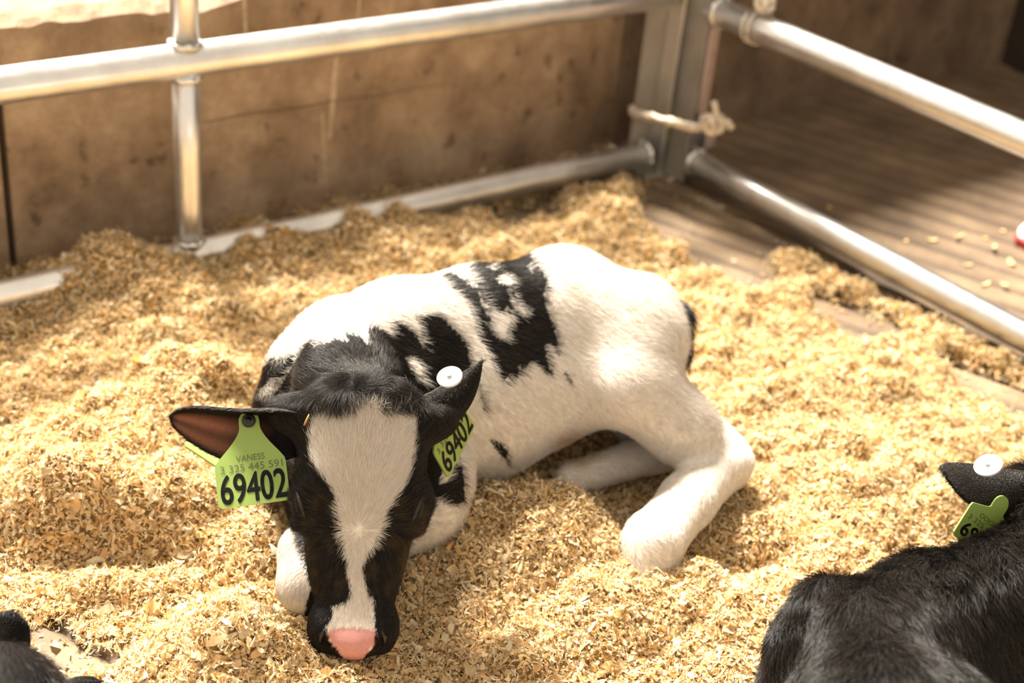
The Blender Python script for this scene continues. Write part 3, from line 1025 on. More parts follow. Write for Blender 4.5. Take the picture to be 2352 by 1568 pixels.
def calf_field():
    F = Field((.38, .70, -.01), (1.30, 1.36, .36), .003)
    # trunk: belly line and back line blended together
    F.chain([(.700, 1.115, .130, .078), (.76, 1.115, .140, .100), (.87, 1.095, .140, .110), (.950, 1.074, .150, .092), (1.02, 1.050, .165, .068), (1.055, 1.048, .165, .054)], .02)
    F.chain([(.715, 1.118, .212, .054), (.78, 1.120, .211, .058), (.88, 1.103, .210, .060), (.960, 1.087, .209, .060), (1.02, 1.060, .201, .053), (1.050, 1.053, .180, .046)], .03)
    # shoulders and breast
    F.chain([(.672, 1.130, .190, .046), (.650, 1.128, .11, .044)], .03)
    F.chain([(.735, 1.055, .185, .045), (.725, 1.02, .10, .040)], .03)
    F.ell((.660, 1.065, .12), (.055, .065, .075), None, .03)
    # neck
    F.chain([(.700, 1.105, .225, .052), (.668, 1.045, .222, .048), tuple(hp(0, .030, -.050)) + (.046,)], .025)
    F.chain([(.680, 1.080, .150, .055), (.655, 1.020, .165, .046), tuple(hp(0, .070, -.085)) + (.036,)], .025)
    head_sdf(F)
    # hip bones and pin bones
    F.ell(at(1300, 628, .238), (.040, .040, .028), None, .04)
    F.ell(at(1478, 690, .215), (.032, .032, .026), None, .03)
    # near hind leg
    st = np.array([.995, .974, .165]); hk = at(1652, 1062, .075); ft = at(1500, 1245, .060); hf = at(1492, 1312, .036)
    hip = np.array([1.045, 1.015, .185])
    F.cone(hip, .060, st, .044, .045)
    mid = st * .45 + hk * .55
    F.chain([tuple(st) + (.044,), tuple(mid) + (.038,), tuple(hk) + (.032,)], .012)
    F.cone(at(1672, 1050, .088), .022, at(1690, 1062, .088), .019, .018)            # point of the hock
    F.cone(st + np.array([.03, -.01, -.005]), .035, at(1640, 1010, .10), .018, .02)  # hamstring
    F.chain([tuple(hk) + (.034,), tuple(hk * .5 + ft * .5) + (.0300,), tuple(ft) + (.031,)], .012)
    F.cone(ft, .030, hf, .026, .015)
    F.chain([(.92, 1.100, .085, .050), (1.00, 1.095, .080, .048), (1.065, 1.075, .075, .044)], .015)
    # far thigh, and far hind leg folded under the belly
    F.chain([(1.075, 1.045, .11, .042), (1.085, 1.025, .06, .036)], .015)
    F.chain([tuple(at(1530, 1035, .045)) + (.026,), tuple(at(1440, 1060, .042)) + (.020,), tuple(at(1310, 1098, .042)) + (.018,)], .006)
    # near fore leg: elbow and forearm folded under the breast
    F.chain([tuple(at(1012, 1100, .105)) + (.034,), tuple(at(985, 1165, .082)) + (.030,), tuple(at(905, 1225, .060)) + (.026,)], .035)
    # far fore leg: knee pushed out beside the muzzle
    F.chain([tuple(at(800, 1170, .055)) + (.030,), tuple(at(712, 1272, .072)) + (.028,), tuple(at(708, 1340, .060)) + (.0290,)], .015)
    F.cone(at(712, 1345, .058), .028, at(800, 1340, .03), .024, .015)
    return F


def build_calf():
    F = calf_field()
    V, Q = F.mesh(2)
    lim = V[:, 2].min()
    # ---- ears (same mesh)
    def ear(stations, facing):
        c = np.array([dep(x, y, k) for x, y, k, *_ in stations])
        hw = [s[3] / 2400. for s in stations]; cp = [s[4] for s in stations]; th = [s[5] for s in stations]
        T = np.gradient(c, axis=0); fc = np.tile(np.asarray(facing, float), (len(c), 1))
        ac = np.cross(fc, T); ac /= np.linalg.norm(ac, axis=1)[:, None]
        return ear_mesh(c, hw, cp, th, ac, fc)
    toCam = nrm(CAM - S0)
    e1 = ear([(735, 990, 1.405, 40, .016, .030), (690, 984, 1.390, 58, .022, .026), (645, 980, 1.388, 64, .026, .017), (590, 984, 1.39, 68, .025, .011), (520, 982, 1.395, 66, .020, .007),
              (460, 968, 1.40, 52, .013, .006), (420, 961, 1.405, 36, .008, .005), (398, 957, 1.405, 18, .004, .004), (391, 956, 1.405, 3, .001, .002)],
             nrm(toCam * .9 - _u * .30 - _r * .1))
    upish = nrm(-(np.array([0, 0, 1.0]) * .55 + toCam * .6 - _r * .25))
    e2 = ear([(915, 985, 1.435, 26, .016, .024), (968, 948, 1.402, 44, .020, .020), (1012, 920, 1.40, 52, .020, .010), (1048, 892, 1.415, 42, .014, .007),
              (1076, 866, 1.425, 28, .008, .006), (1094, 846, 1.43, 14, .004, .004), (1107, 829, 1.435, 2, .001, .002)], upish)
    nb = len(V)
    V2 = np.concatenate([V, e1[0], e2[0]])
    Q2 = np.concatenate([Q, e1[1] + nb, e2[1] + nb + len(e1[0])])
    coat = np.zeros((len(V2), 3))

    def paint(P, jit=0.0, g=None):
        """the markings of the coat, as tone of skin and hair"""
        sx, sy, k = proj_all(P)
        if jit:
            sx = sx + g.normal(0, jit, len(sx)); sy = sy + g.normal(0, jit, len(sy))
        c = np.tile(WHITE, (len(P), 1))
        q = P - S0
        qt = q @ HV; ql = q @ HL
        inhead = (qt > -.012) & (np.abs(ql) < np.where(qt < .08, .095, np.interp(qt, [.08, .11, .15, .19, .21, .24], [.085, .076, .058, .0425, .047, .05]))) & (q @ HW > -.14) & (P[:, 1] < 1.03)
        near = body_near(P)
        blk = np.zeros(len(P), bool)
        for poly, holes in BODY_MARKS:
            m = in_poly(sx, sy, poly)
            for h in holes: m &= ~in_poly(sx, sy, h)
            blk |= m
        blk &= near & ~inhead
        hb = inhead & ~in_poly(sx, sy, BLAZE)
        c[blk | hb] = BLACK
        # tan bedding stain on the belly, a little grime down the cheeks
        st = np.clip(1 - np.hypot((sx - 1318) / 75, (sy - 1030) / 55), 0, 1) * (~inhead)
        st = np.clip(st * 1.6 * (.4 + NZ[4](P[:, 0] * 120, P[:, 2] * 120)), 0, .8)[:, None]
        c = c * (1 - st) + st * np.array([[.46, .30, .15]])
        gr = ((hb & (qt > .10) & (qt < .19)) * np.clip(NZ[5](ql * 130, qt * 130) - .45, 0, 1) * .9)[:, None]
        c = c * (1 - gr) + gr * np.array([[.10, .062, .022]])
        nose = inhead & in_poly(sx, sy, NOSE)
        c[nose] = PINK
        return c, inhead

    col, ih = paint(V2)
    ev = np.zeros(len(V2), bool); ev[nb:] = True
    col[ev] = BLACK
    inner = np.zeros(len(V2), bool); inner[nb:nb + e1[2]] = True
    # the bare inside of the ear is ruddy brown, dark towards its rim
    nu, nv = 26, 17
    vv = np.abs(np.linspace(-1, 1, nv))[None, :].repeat(nu, 0); uu = np.linspace(0, 1, nu)[:, None].repeat(nv, 1)
    rid = .5 + .5 * np.sin(np.linspace(-1, 1, nv)[None, :] * 9 + uu * 2)
    warm = np.clip((np.linspace(-1, 1, nv)[None, :] + .50 - .5 * np.clip(.55 - uu, 0, 1)) * 4, 0, 1) * np.clip(1 - vv ** 5, 0, 1) * np.clip((uu - .28) * 4, 0, 1) * np.clip((.97 - uu) * 6, 0, 1)
    ic = BLACK * (1 - warm[..., None]) + warm[..., None] * (np.array((.12, .050, .030)) + rid[..., None] * np.array((.17, .065, .036)))
    col[nb:nb + nu * nv] = ic.reshape(-1, 3)
    me = np_mesh('calf', V2, Q2)
    vcol(me, 'coat', col)
    calf = link('calf', me, M_COAT)
    tag(calf, 'black and white calf lying in the shavings with its muzzle down, facing the camera', 'calf')

    # ---- coat
    sp0 = np.array([.66, 1.12]); sp1 = np.array([1.12, 1.00])

    def flow(P, Nn):
        D = np.zeros_like(P)
        D[:] = nrm((.55, -.10, -.55))
        q = P - S0; l = q @ HL; t = q @ HV; w = q @ HW
        hd = (t > -.02) & (np.abs(l) < .10) & (w > -.14) & (P[:, 1] < 1.03)
        wt = t - .128
        rr_ = np.hypot(l, wt) + 1e-4
        Dh = HL * (l / rr_)[:, None] + HV * (wt / rr_ + np.where(wt < 0, -.15, .35))[:, None]
        top = t < .012
        Dh[top] = HV * (.55 - 1.5 * np.exp(-(l[top] / .013) ** 2) + 1.2 * (NZ[3](l[top] * 90 + 5, t[top] * 40) - .5))[:, None] + HL * (l[top] * 16 + 2.2 * (NZ[1](l[top] * 110, t[top] * 50) - .5))[:, None]
        D[hd] = Dh[hd]
        neck = (~hd) & (P[:, 1] < 1.12) & (P[:, 0] < .72) & (P[:, 2] > .13)
        D[neck] = nrm((.1, .75, -.25)) + (P[neck, 0:1] - .665) * np.array([[8, 0, -4]])
        legs = (P[:, 2] < .13) & (P[:, 0] > .93) & (P[:, 1] < .96)
        D[legs] = nrm((-.3, -.5, -.4))
        return D

    def length(P):
        L = np.full(len(P), .0125)
        q = P - S0; t = q @ HV; w = q @ HW; l = q @ HL
        hd = (t > -.02) & (np.abs(l) < .10) & (w > -.14) & (P[:, 1] < 1.03)
        L[hd] = np.interp(t[hd], [-.02, .0, .02, .05, .12, .20, .24], [.018, .020, .012, .010, .0105, .006, .002])
        L[(P[:, 2] < .12) & (P[:, 0] > .9) & (P[:, 1] < .97)] = .008
        return L

    def colour(P, g):
        c, ih_ = paint(P, 3.0, g)
        isb = c[:, 0] < .05
        c = c * g.uniform(.80, 1.08, len(P))[:, None]
        c[isb] += (g.random(isb.sum()) ** 3)[:, None] * np.array([[.05, .038, .026]])
        return np.clip(c, 0, .95)

    def keep(c):
        q = c - S0
        sx, sy, k = proj_all(c)
        return (c[:, 2] > .02) * ~(in_poly(sx, sy, NOSE) & (q @ HV > .15) & (q @ HV < .3) & (np.abs(q @ HL) < .05)) * np.where((q @ HV > -.03) & (np.abs(q @ HL) < .1) & (q @ HW > -.1) & (c[:, 1] < 1.03), 3.4, 1.0)

    if FUR:
        make_fur('fur', V, Q, 340000, 21, length, flow, colour, calf, M_FUR, lean=.24, keep=keep, width=.000115, clump=.45)
        # ears: short hair outside, a fringe along the rim
        for e, seed in ((e1, 31), (e2, 33)):
            ve, qe, nf = e
            axis = nrm(ve[nf - 9] - ve[8])
            mid = ve[:nf].mean(0)
            back = qe[(qe >= nf).any(1)]
            make_fur('ear_fur', ve, back, 14000, seed, lambda P: np.full(len(P), .007), lambda P, Nn: np.tile(axis, (len(P), 1)) + (P - mid) * 6,
                     lambda P, g: np.clip(BLACK * g.uniform(.8, 1.3, len(P))[:, None] + (g.random(len(P)) ** 3)[:, None] * np.array([[.09, .07, .05]]), 0, 1), calf, M_FUR, lean=.38, width=.00012)
    return calf, F, e1, e2


def proj_all(P):
    D = P - CAM
    k = D @ _f
    return CX + FPX * (D @ _r) / k, CY - FPX * (D @ _u) / k, k


def body_near(P):
    """the side of the trunk that carries the traced markings: everything this side of the spine plane, plus the top of the back"""
    a = np.array([.66, 1.27]); b = np.array([1.14, 1.15]); d = b - a; nn = np.array([-d[1], d[0]]) / np.linalg.norm(d)
    return ((P[:, :2] - a) @ nn) < .0 + np.clip((P[:, 2] - .05), 0, .3) * .2


def z2(pts): return [(550 + x / 2.8, 540 + y / 2.8) for x, y in pts]
def z1(pts): return [(350 + x / 1.99, 780 + y / 1.99) for x, y in pts]


BODY_MARKS = [
    (z2([(1285, 255), (1345, 245), (1400, 255), (1470, 310), (1535, 345), (1500, 270), (1455, 215), (1500, 180), (1560, 165), (1700, 150), (1840, 122), (1885, 150), (1930, 210), (1985, 290),
         (1955, 380), (1965, 450), (2000, 530), (2030, 600), (2045, 690), (2062, 785), (2040, 770), (2000, 700), (1962, 700), (1975, 780), (2018, 905), (1960, 885), (1890, 810), (1855, 825), (1832, 892),
         (1800, 810), (1792, 925), (1740, 900), (1692, 952), (1640, 850), (1590, 740), (1530, 640), (1510, 560), (1480, 460), (1420, 390), (1340, 330)]),
     [z2([(1645, 275), (1690, 255), (1720, 265), (1762, 300), (1740, 325), (1690, 312), (1650, 295)]),
      z2([(1535, 345), (1555, 370), (1570, 430), (1620, 480), (1700, 500), (1718, 448), (1745, 540), (1722, 600), (1702, 690), (1640, 640), (1588, 570), (1622, 545), (1560, 450)]),
      z2([(1720, 330), (1745, 350), (1775, 430), (1842, 490), (1830, 525), (1785, 495), (1745, 425)]),
      z2([(1845, 188), (1870, 195), (1898, 240), (1880, 245)]), z2([(1590, 190), (1655, 215), (1640, 225), (1590, 205)])]),
    (z2([(2085, 840), (2110, 900), (2135, 960), (2110, 945), (2088, 900)]), []),
    (z2([(1130, 512), (1200, 510), (1260, 493), (1315, 540), (1400, 620), (1450, 690), (1475, 760), (1490, 850), (1500, 940), (1440, 1000), (1330, 1010), (1270, 930), (1230, 840), (1200, 760), (1170, 640)]), []),
    (z2([(832, 595), (870, 590), (910, 605), (985, 650), (962, 562), (1000, 555), (1040, 570), (1110, 610), (1165, 690), (1215, 770), (1250, 870), (1300, 960), (1330, 1030), (1250, 1080), (1190, 1060), (1165, 930), (1175, 850),
         (1120, 780), (1062, 790), (1110, 870), (1150, 940), (1168, 1030), (1150, 1060), (1000, 1060), (900, 1000), (880, 880), (850, 780), (828, 690)]), []),
    (z2([(350, 830), (400, 735), (440, 680), (525, 655), (480, 715), (560, 692), (640, 668), (705, 692), (680, 632), (740, 640), (780, 655), (825, 700), (852, 790), (878, 870), (905, 920), (1010, 1000), (1150, 1080), (1200, 1300), (300, 1300), (150, 1100), (270, 960)]), []),
    (z2([(-20, 1040), (20, 1010), (60, 960), (130, 860), (200, 785), (245, 800), (360, 775), (345, 830), (290, 905), (190, 950), (120, 1000), (180, 1010), (220, 1060), (250, 1200), (0, 1200)]), []),
    (z2([(1605, 1310), (1640, 1305), (1700, 1345), (1735, 1390), (1722, 1420), (1750, 1490), (1690, 1430), (1640, 1370)]), []),
    (z2([(1540, 930), (1560, 1000), (1575, 1090), (1612, 1165), (1570, 1130), (1548, 1060)]), []),
    ([(1040, 1080), (1058, 1048), (1066, 1100), (1068, 1152), (1042, 1165), (1012, 1152), (985, 1135), (972, 1108), (1000, 1115), (1030, 1105)], []),
    ([(590, 930), (720, 930), (720, 1170), (610, 1170)], []),
    ([(972, 1020), (1000, 1035), (1012, 1062), (990, 1080), (975, 1072)], []),
]
BLAZE = z1([(735, 395), (770, 352), (830, 350), (850, 362), (890, 352), (920, 330), (975, 308), (1040, 308), (1060, 330), (1100, 345), (1145, 328), (1165, 322), (1190, 370), (1197, 450), (1190, 520), (1170, 620), (1140, 690), (1100, 740),
            (1060, 800), (1040, 870), (1010, 940), (970, 990), (960, 1030), (965, 1080), (985, 1160), (1008, 1180), (1012, 1260), (1022, 1330), (1012, 1400), (965, 1450), (885, 1450), (840, 1410), (810, 1380), (795, 1310),
            (830, 1260), (825, 1215), (880, 1200), (905, 1160), (905, 1110), (890, 1060), (900, 1010), (880, 980), (880, 920), (860, 880), (865, 830), (850, 790), (850, 730), (820, 680), (780, 640), (740, 580), (722, 520), (722, 450)])
NOSE = z1([(800, 1335), (830, 1318), (900, 1312), (970, 1318), (1022, 1330), (1015, 1390), (985, 1430), (960, 1465), (880, 1465), (845, 1420), (815, 1380)])
FUR = True
CALF, CF, EAR1, EAR2 = build_calf()


# ------------------------------------------------------------------ ear tags
M_LIME = mat_plain('lime_plastic', (.265, .375, .08), .5, noise=.06, nscale=25, Transmission_Weight=.0)
M_LIME.node_tree.nodes['Principled BSDF'].inputs['Subsurface Weight'].default_value = .25
M_LIME.node_tree.nodes['Principled BSDF'].inputs['Subsurface Radius'].default_value = (.01, .012, .003)
M_INK = mat_plain('black_ink', (.018, .014, .010), .55)
M_INKL = mat_plain('faded_print', (.11, .13, .04), .6)
M_WBTN = mat_plain('white_plastic', (.66, .66, .67), .4, noise=.04, nscale=150)
M_BBTN = mat_plain('black_plastic', (.010, .010, .010), .35)


def text_mesh(txt, bold=0.0):
    c = bpy.data.curves.new('txt', 'FONT')
    c.body = txt; c.size = 1.0; c.offset = bold; c.resolution_u = 6; c.extrude = .0
    o = bpy.data.objects.new('txt', c); COL.objects.link(o)
    dg = bpy.context.evaluated_depsgraph_get(); dg.update()
    me = bpy.data.meshes.new_from_object(o.evaluated_get(dg))
    bpy.data.objects.remove(o); bpy.data.curves.remove(c)
    return me


def lettering(txt, O, u, v, n, box, mat, parent, bold=0.0):
    me = text_mesh(txt)
    if bold:
        bm = bmesh.new(); bm.from_mesh(me)
        for a in np.linspace(0, 2 * math.pi, 8, endpoint=False):
            m2 = me.copy(); m2.transform(Matrix.Translation((.024 * math.cos(a), .015 * math.sin(a), 0))); bm.from_mesh(m2); bpy.data.meshes.remove(m2)
        bm.to_mesh(me); bm.free()
    co = np.zeros(len(me.vertices) * 3, np.float32); me.vertices.foreach_get('co', co); co = co.reshape(-1, 3)
    lo, hi = co.min(0), co.max(0)
    x0, y0, x1, y1 = box
    a = x0 + (co[:, 0] - lo[0]) / (hi[0] - lo[0]) * (x1 - x0); b = y0 + (co[:, 1] - lo[1]) / (hi[1] - lo[1]) * (y1 - y0)
    P = O + a[:, None] * u + b[:, None] * v + n * .0013
    me.vertices.foreach_set('co', P.astype(np.float32).ravel()); me.update()
    me.name = 'lettering'
    return link('lettering', me, mat, parent)


def tag_frame(bl, br, top):
    u = br - bl; w = np.linalg.norm(u); u = u / w
    O = (bl + br) / 2
    v = top - O; v = v - u * (v @ u); v = nrm(v)
    n = np.cross(u, v)
    return O, u, v, n, w


def ear_tag(parent, O, u, v, n, w, hb, neck, du, lines, label, stud=True):
    """panel w wide and hb high, with a waisted neck; du shifts the neck sideways"""
    h = w / 2
    out = [(-h + .003, 0), (h - .003, 0), (h, .003), (h, hb - .004)]
    nk = .0098; tp = hb + neck
    cv = lambda s: [(s * (h - .001) * (1 - k) ** 1.6 + (s * nk + du) * (1 - (1 - k) ** 1.6), hb + (neck - .008) * (k ** .85)) for k in np.linspace(0, 1, 9)]
    out += cv(1)
    out += [(du + nk * math.cos(a), tp - .002 + nk * math.sin(a)) for a in np.linspace(0.05, math.pi - .05, 11)]
    out += cv(-1)[::-1]
    out += [(-h, hb - .004), (-h, .003)]
    bm = bmesh.new()
    f = [bm.verts.new(O + a * u + b * v + n * .0009) for a, b in out]
    b_ = [bm.verts.new(O + a * u + b * v - n * .0009) for a, b in out]
    m = len(out)
    bm.faces.new(f); bm.faces.new(b_[::-1])
    for i in range(m):
        bm.faces.new((f[i], b_[i], b_[(i + 1) % m], f[(i + 1) % m]))
    t = link('ear_tag', bm_mesh('ear_tag', bm), M_LIME, parent)
    t['label'] = label
    for txt, box, bold, mat in lines:
        lettering(txt, O, u, v, n, box, mat, t, bold)
    if stud:
        c = O + u * du + v * (tp - .002)
        bm = bmesh.new()
        prof = [(.0, .0036), (.0022, .0036), (.0022, .0030), (.0045, .0034), (.0062, .0030), (.0066, .0012), (.0066, .0)]
        rings = []
        for r_, z_ in prof:
            rings.append([bm.verts.new(c + (math.cos(k) * u + math.sin(k) * v) * max(r_, 1e-5) + n * (z_ + .0009)) for k in np.linspace(0, 2 * math.pi, 24, endpoint=False)])
        for a, b in zip(rings[:-1], rings[1:]):
            for i in range(24):
                bm.faces.new((a[i], a[(i + 1) % 24], b[(i + 1) % 24], b[i]))
        bmesh.ops.remove_doubles(bm, verts=bm.verts, dist=1e-6)
        link('stud', bm_mesh('stud', bm, True), M_BBTN, t)
    return t


def disc_button(parent, c, n, r=.0135):
    """white round button tag with a rim and a centre boss"""
    n = nrm(n); a = nrm(np.cross(n, [0.3, 0.1, 1.0])); b = np.cross(n, a)
    prof = [(0, .0026), (.0016, .0028), (.0026, .0022), (.0030, .0016), (r * .84, .0013), (r * .92, .0018), (r, .0013), (r, -.0006), (r * .5, -.0012), (.003, -.0012), (.003, -.008)]
    bm = bmesh.new(); rings = []
    for r_, z_ in prof:
        rings.append([bm.verts.new(c + (math.cos(k) * a + math.sin(k) * b) * max(r_, 1e-5) + n * z_) for k in np.linspace(0, 2 * math.pi, 40, endpoint=False)])
    for p, q in zip(rings[:-1], rings[1:]):
        for i in range(40):
            bm.faces.new((p[i], p[(i + 1) % 40], q[(i + 1) % 40], q[i]))
    bmesh.ops.remove_doubles(bm, verts=bm.verts, dist=1e-6)
    o = link('tag_button', bm_mesh('tag_button', bm, True), M_WBTN, parent)
    o['label'] = 'white round button of an ear tag'
    link('boss', tube_mesh('boss', [c + n * .0020, c + n * .0031], .0024, 12), mat_plain('grey_boss', (.36, .36, .36), .5), o)
    return o


def spotted_tags():
    O, u, v, n, w = tag_frame(dep(503, 1170, 1.352), dep(667, 1147, 1.360), dep(569, 944, 1.378))
    top = dep(569, 944, 1.378) - O
    tv = top @ v; tu = top @ u
    hb = .043
    s = w / .0685
    B = lambda a, b, c, d: (a * s, b * s, c * s, d * s)
    ear_tag(CALF, O, u, v, n, w, hb * s, tv - hb * s - .0078, tu, [
        ('69402', B(-.0310, .0028, .0330, .0322), .012, M_INK),
        ('3 325 445 591', B(-.0290, .0336, .0310, .0408), 0.0, M_INKL),
        ('VANESS', B(-.0130, .0432, .0145, .0492), 0.0, M_INKL)], 'lime green ear tag with black numerals on the ear spread flat')
    # back half of the same tag, showing past the rim of the ear
    a = dep(424, 1016, 1.415); b = dep(500, 1064, 1.41)
    uu = b - a; ww = np.linalg.norm(uu); uu /= ww
    n2 = nrm(np.cross(uu, nrm(_u * .55 + _f * .8))); v2 = np.cross(n2, uu)
    if v2 @ _u < 0: v2 = -v2
    bm = bmesh.new()
    pts = [(-.0, .0), (.004, -.0045), (ww + .012, -.006), (ww + .014, .03), (.014, .03), (.002, .006)]
    f = [bm.verts.new(a + uu * p - v2 * -q + n2 * .0009) for p, q in pts]; g = [bm.verts.new(a + uu * p + v2 * q - n2 * .0009) for p, q in pts]
    bm.faces.new(f); bm.faces.new(g[::-1])
    for i in range(len(pts)): bm.faces.new((f[i], g[i], g[(i + 1) % len(pts)], f[(i + 1) % len(pts)]))
    o = link('ear_tag', bm_mesh('ear_tag', bm), M_LIME, CALF); o['label'] = 'lime green back half of the ear tag behind the flat ear'
    # tag on the pricked ear
    bl = dep(1028, 1099, 1.435); br = dep(1089, 980, 1.472); tp = dep(1028, 1099, 1.435) + (dep(997, 1039, 1.408) - bl) * 2 + (br - bl) * .5
    O, u, v, n, w = tag_frame(bl, br, tp)
    s = w / .0685
    B = lambda a, b, c, d: (a * s, b * s, c * s, d * s)
    ear_tag(CALF, O, u, v, n, w, .043 * s, .032, 0.0, [
        ('69402', B(-.0310, .0028, .0330, .0322), .012, M_INK),
        ('3 325 445 591', B(-.0290, .0336, .0310, .0408), 0.0, M_INKL),
        ('VANESS', B(-.0140, .0432, .0140, .0492), 0.0, M_INKL)], 'lime green ear tag with black numerals hanging from the pricked ear', stud=False)
    c = dep(1033, 866, 1.385)
    nn = nrm(nrm(CAM - c) * .74 + _u * .62 - _r * .22)
    disc_button(CALF, c, nn, .0128)


spotted_tags()


# ------------------------------------------------------------------ eyes, tail, dung of the spotted calf
def ellipsoid(name, c, rad, ax, mat, parent, seg=20):
    bm = bmesh.new()
    bmesh.ops.create_uvsphere(bm, u_segments=seg, v_segments=seg // 2 + 2, radius=1.0)
    for v in bm.verts:
        p = np.array(v.co); v.co = Vector(c + sum(ax[i] * p[i] * rad[i] for i in range(3)))
    return link(name, bm_mesh(name, bm, True), mat, parent)


HAX = [HL, HV, HW]
M_EYE = mat_plain('dark_eye', (.006, .004, .003), .30, spec=.25)


def fval(p):
    """how far a point lies outside the spotted calf's skin"""
    q = (np.asarray(p, float) - CF.lo) / CF.res
    i = np.clip(np.floor(q).astype(int), 0, CF.n - 2); f = q - i
    c = CF.f[i[0]:i[0] + 2, i[1]:i[1] + 2, i[2]:i[2] + 2]
    c = c[0] * (1 - f[0]) + c[1] * f[0]; c = c[0] * (1 - f[1]) + c[1] * f[1]
    return c[0] * (1 - f[2]) + c[1] * f[2]


def face(l, t, out=0.0):
    """the point on the skin of the face at sideways l and t down from the poll"""
    for w in np.arange(.035, -.08, -.0005):
        if fval(hp(l, t, w)) < 0:
            return hp(l, t, w + out)
    return hp(l, t, -.05 + out)


def edge(x, y, k0=1.55, k1=1.95, out=0.0):
    """where a line of sight passes closest to the skin"""
    ks = np.arange(k0, k1, .003)
    f = np.array([fval(dep(x, y, k)) for k in ks])
    return dep(x, y, ks[int(np.argmin(f))])


M_LID = mat_plain('eyelid_skin', (.022, .014, .009), .6, noise=.3, nscale=200)
for sg in (-1, 1):
    # half-closed eye: a dark wet slit between two folds of lid
    A_ = [(.0605, .094), (.0580, .100), (.0555, .107), (.0530, .114), (.0510, .120)]
    B_ = [(.0605, .094), (.0605, .102), (.0590, .110), (.0565, .117), (.0510, .120)]
    up = [face(sg * l, t, .0010) for l, t in A_]; lo = [face(sg * l, t, .0006) for l, t in B_]
    link('eyelid', tube_mesh('eyelid', up, [.0009, .0020, .0024, .0020, .0009], 8), M_LID, CALF)
    link('eyelid', tube_mesh('eyelid', lo, [.0008, .0015, .0018, .0015, .0008], 8), M_LID, CALF)
    mid_ = [(np.array(p) + np.array(q)) / 2 for p, q in zip(up, lo)]
    link('eye', tube_mesh('eye', mid_, [.0006, .0018, .0022, .0018, .0006], 12), M_EYE, CALF)
    # nostril
    N_ = [face(sg * l, t, .0002) for l, t in ((.0265, .2225), (.0300, .2275), (.0310, .2335), (.0285, .2390))]
    link('nostril', tube_mesh('nostril', N_, [.0008, .0026, .0028, .0008], 10), mat_plain('nostril_dark', (.006, .004, .004), .35), CALF)

tl = np.array([edge(1548, 690), edge(1560, 706), edge(1566, 735), edge(1569, 770), edge(1570, 812)])
tail = link('tail', tube_mesh('tail', tl, [.006, .0068, .0065, .0058, .003], 12), mat_plain('tail_skin', (.008, .007, .006), .6), CALF)
M_DUNG = mat_plain('ochre_dung', (.50, .22, .015), .45, noise=.3, nscale=90)
dp = [edge(1577, 893), edge(1586, 915), edge(1597, 938), edge(1610, 960)]
link('dung_smear', tube_mesh('dung_smear', dp, [.004, .007, .0065, .004], 10, ripple=.2), M_DUNG, CALF)
if FUR:
    g_ = np.random.default_rng(5)
    tv, tq = [], []
    mt = tail.data
    Vt = np.array([v.co[:] for v in mt.vertices]); Qt = np.array([p.vertices[:] for p in mt.polygons if len(p.vertices) == 4])
    make_fur('tail_hair', Vt, Qt, 1800, 41, lambda P: np.full(len(P), .030), lambda P, Nn: np.tile(nrm(tl[-1] - tl[0]), (len(P), 1)), lambda P, g: np.clip(BLACK * g.uniform(.7, 1.6, len(P))[:, None], 0, 1), CALF, M_FUR, lean=.22, width=.00022)


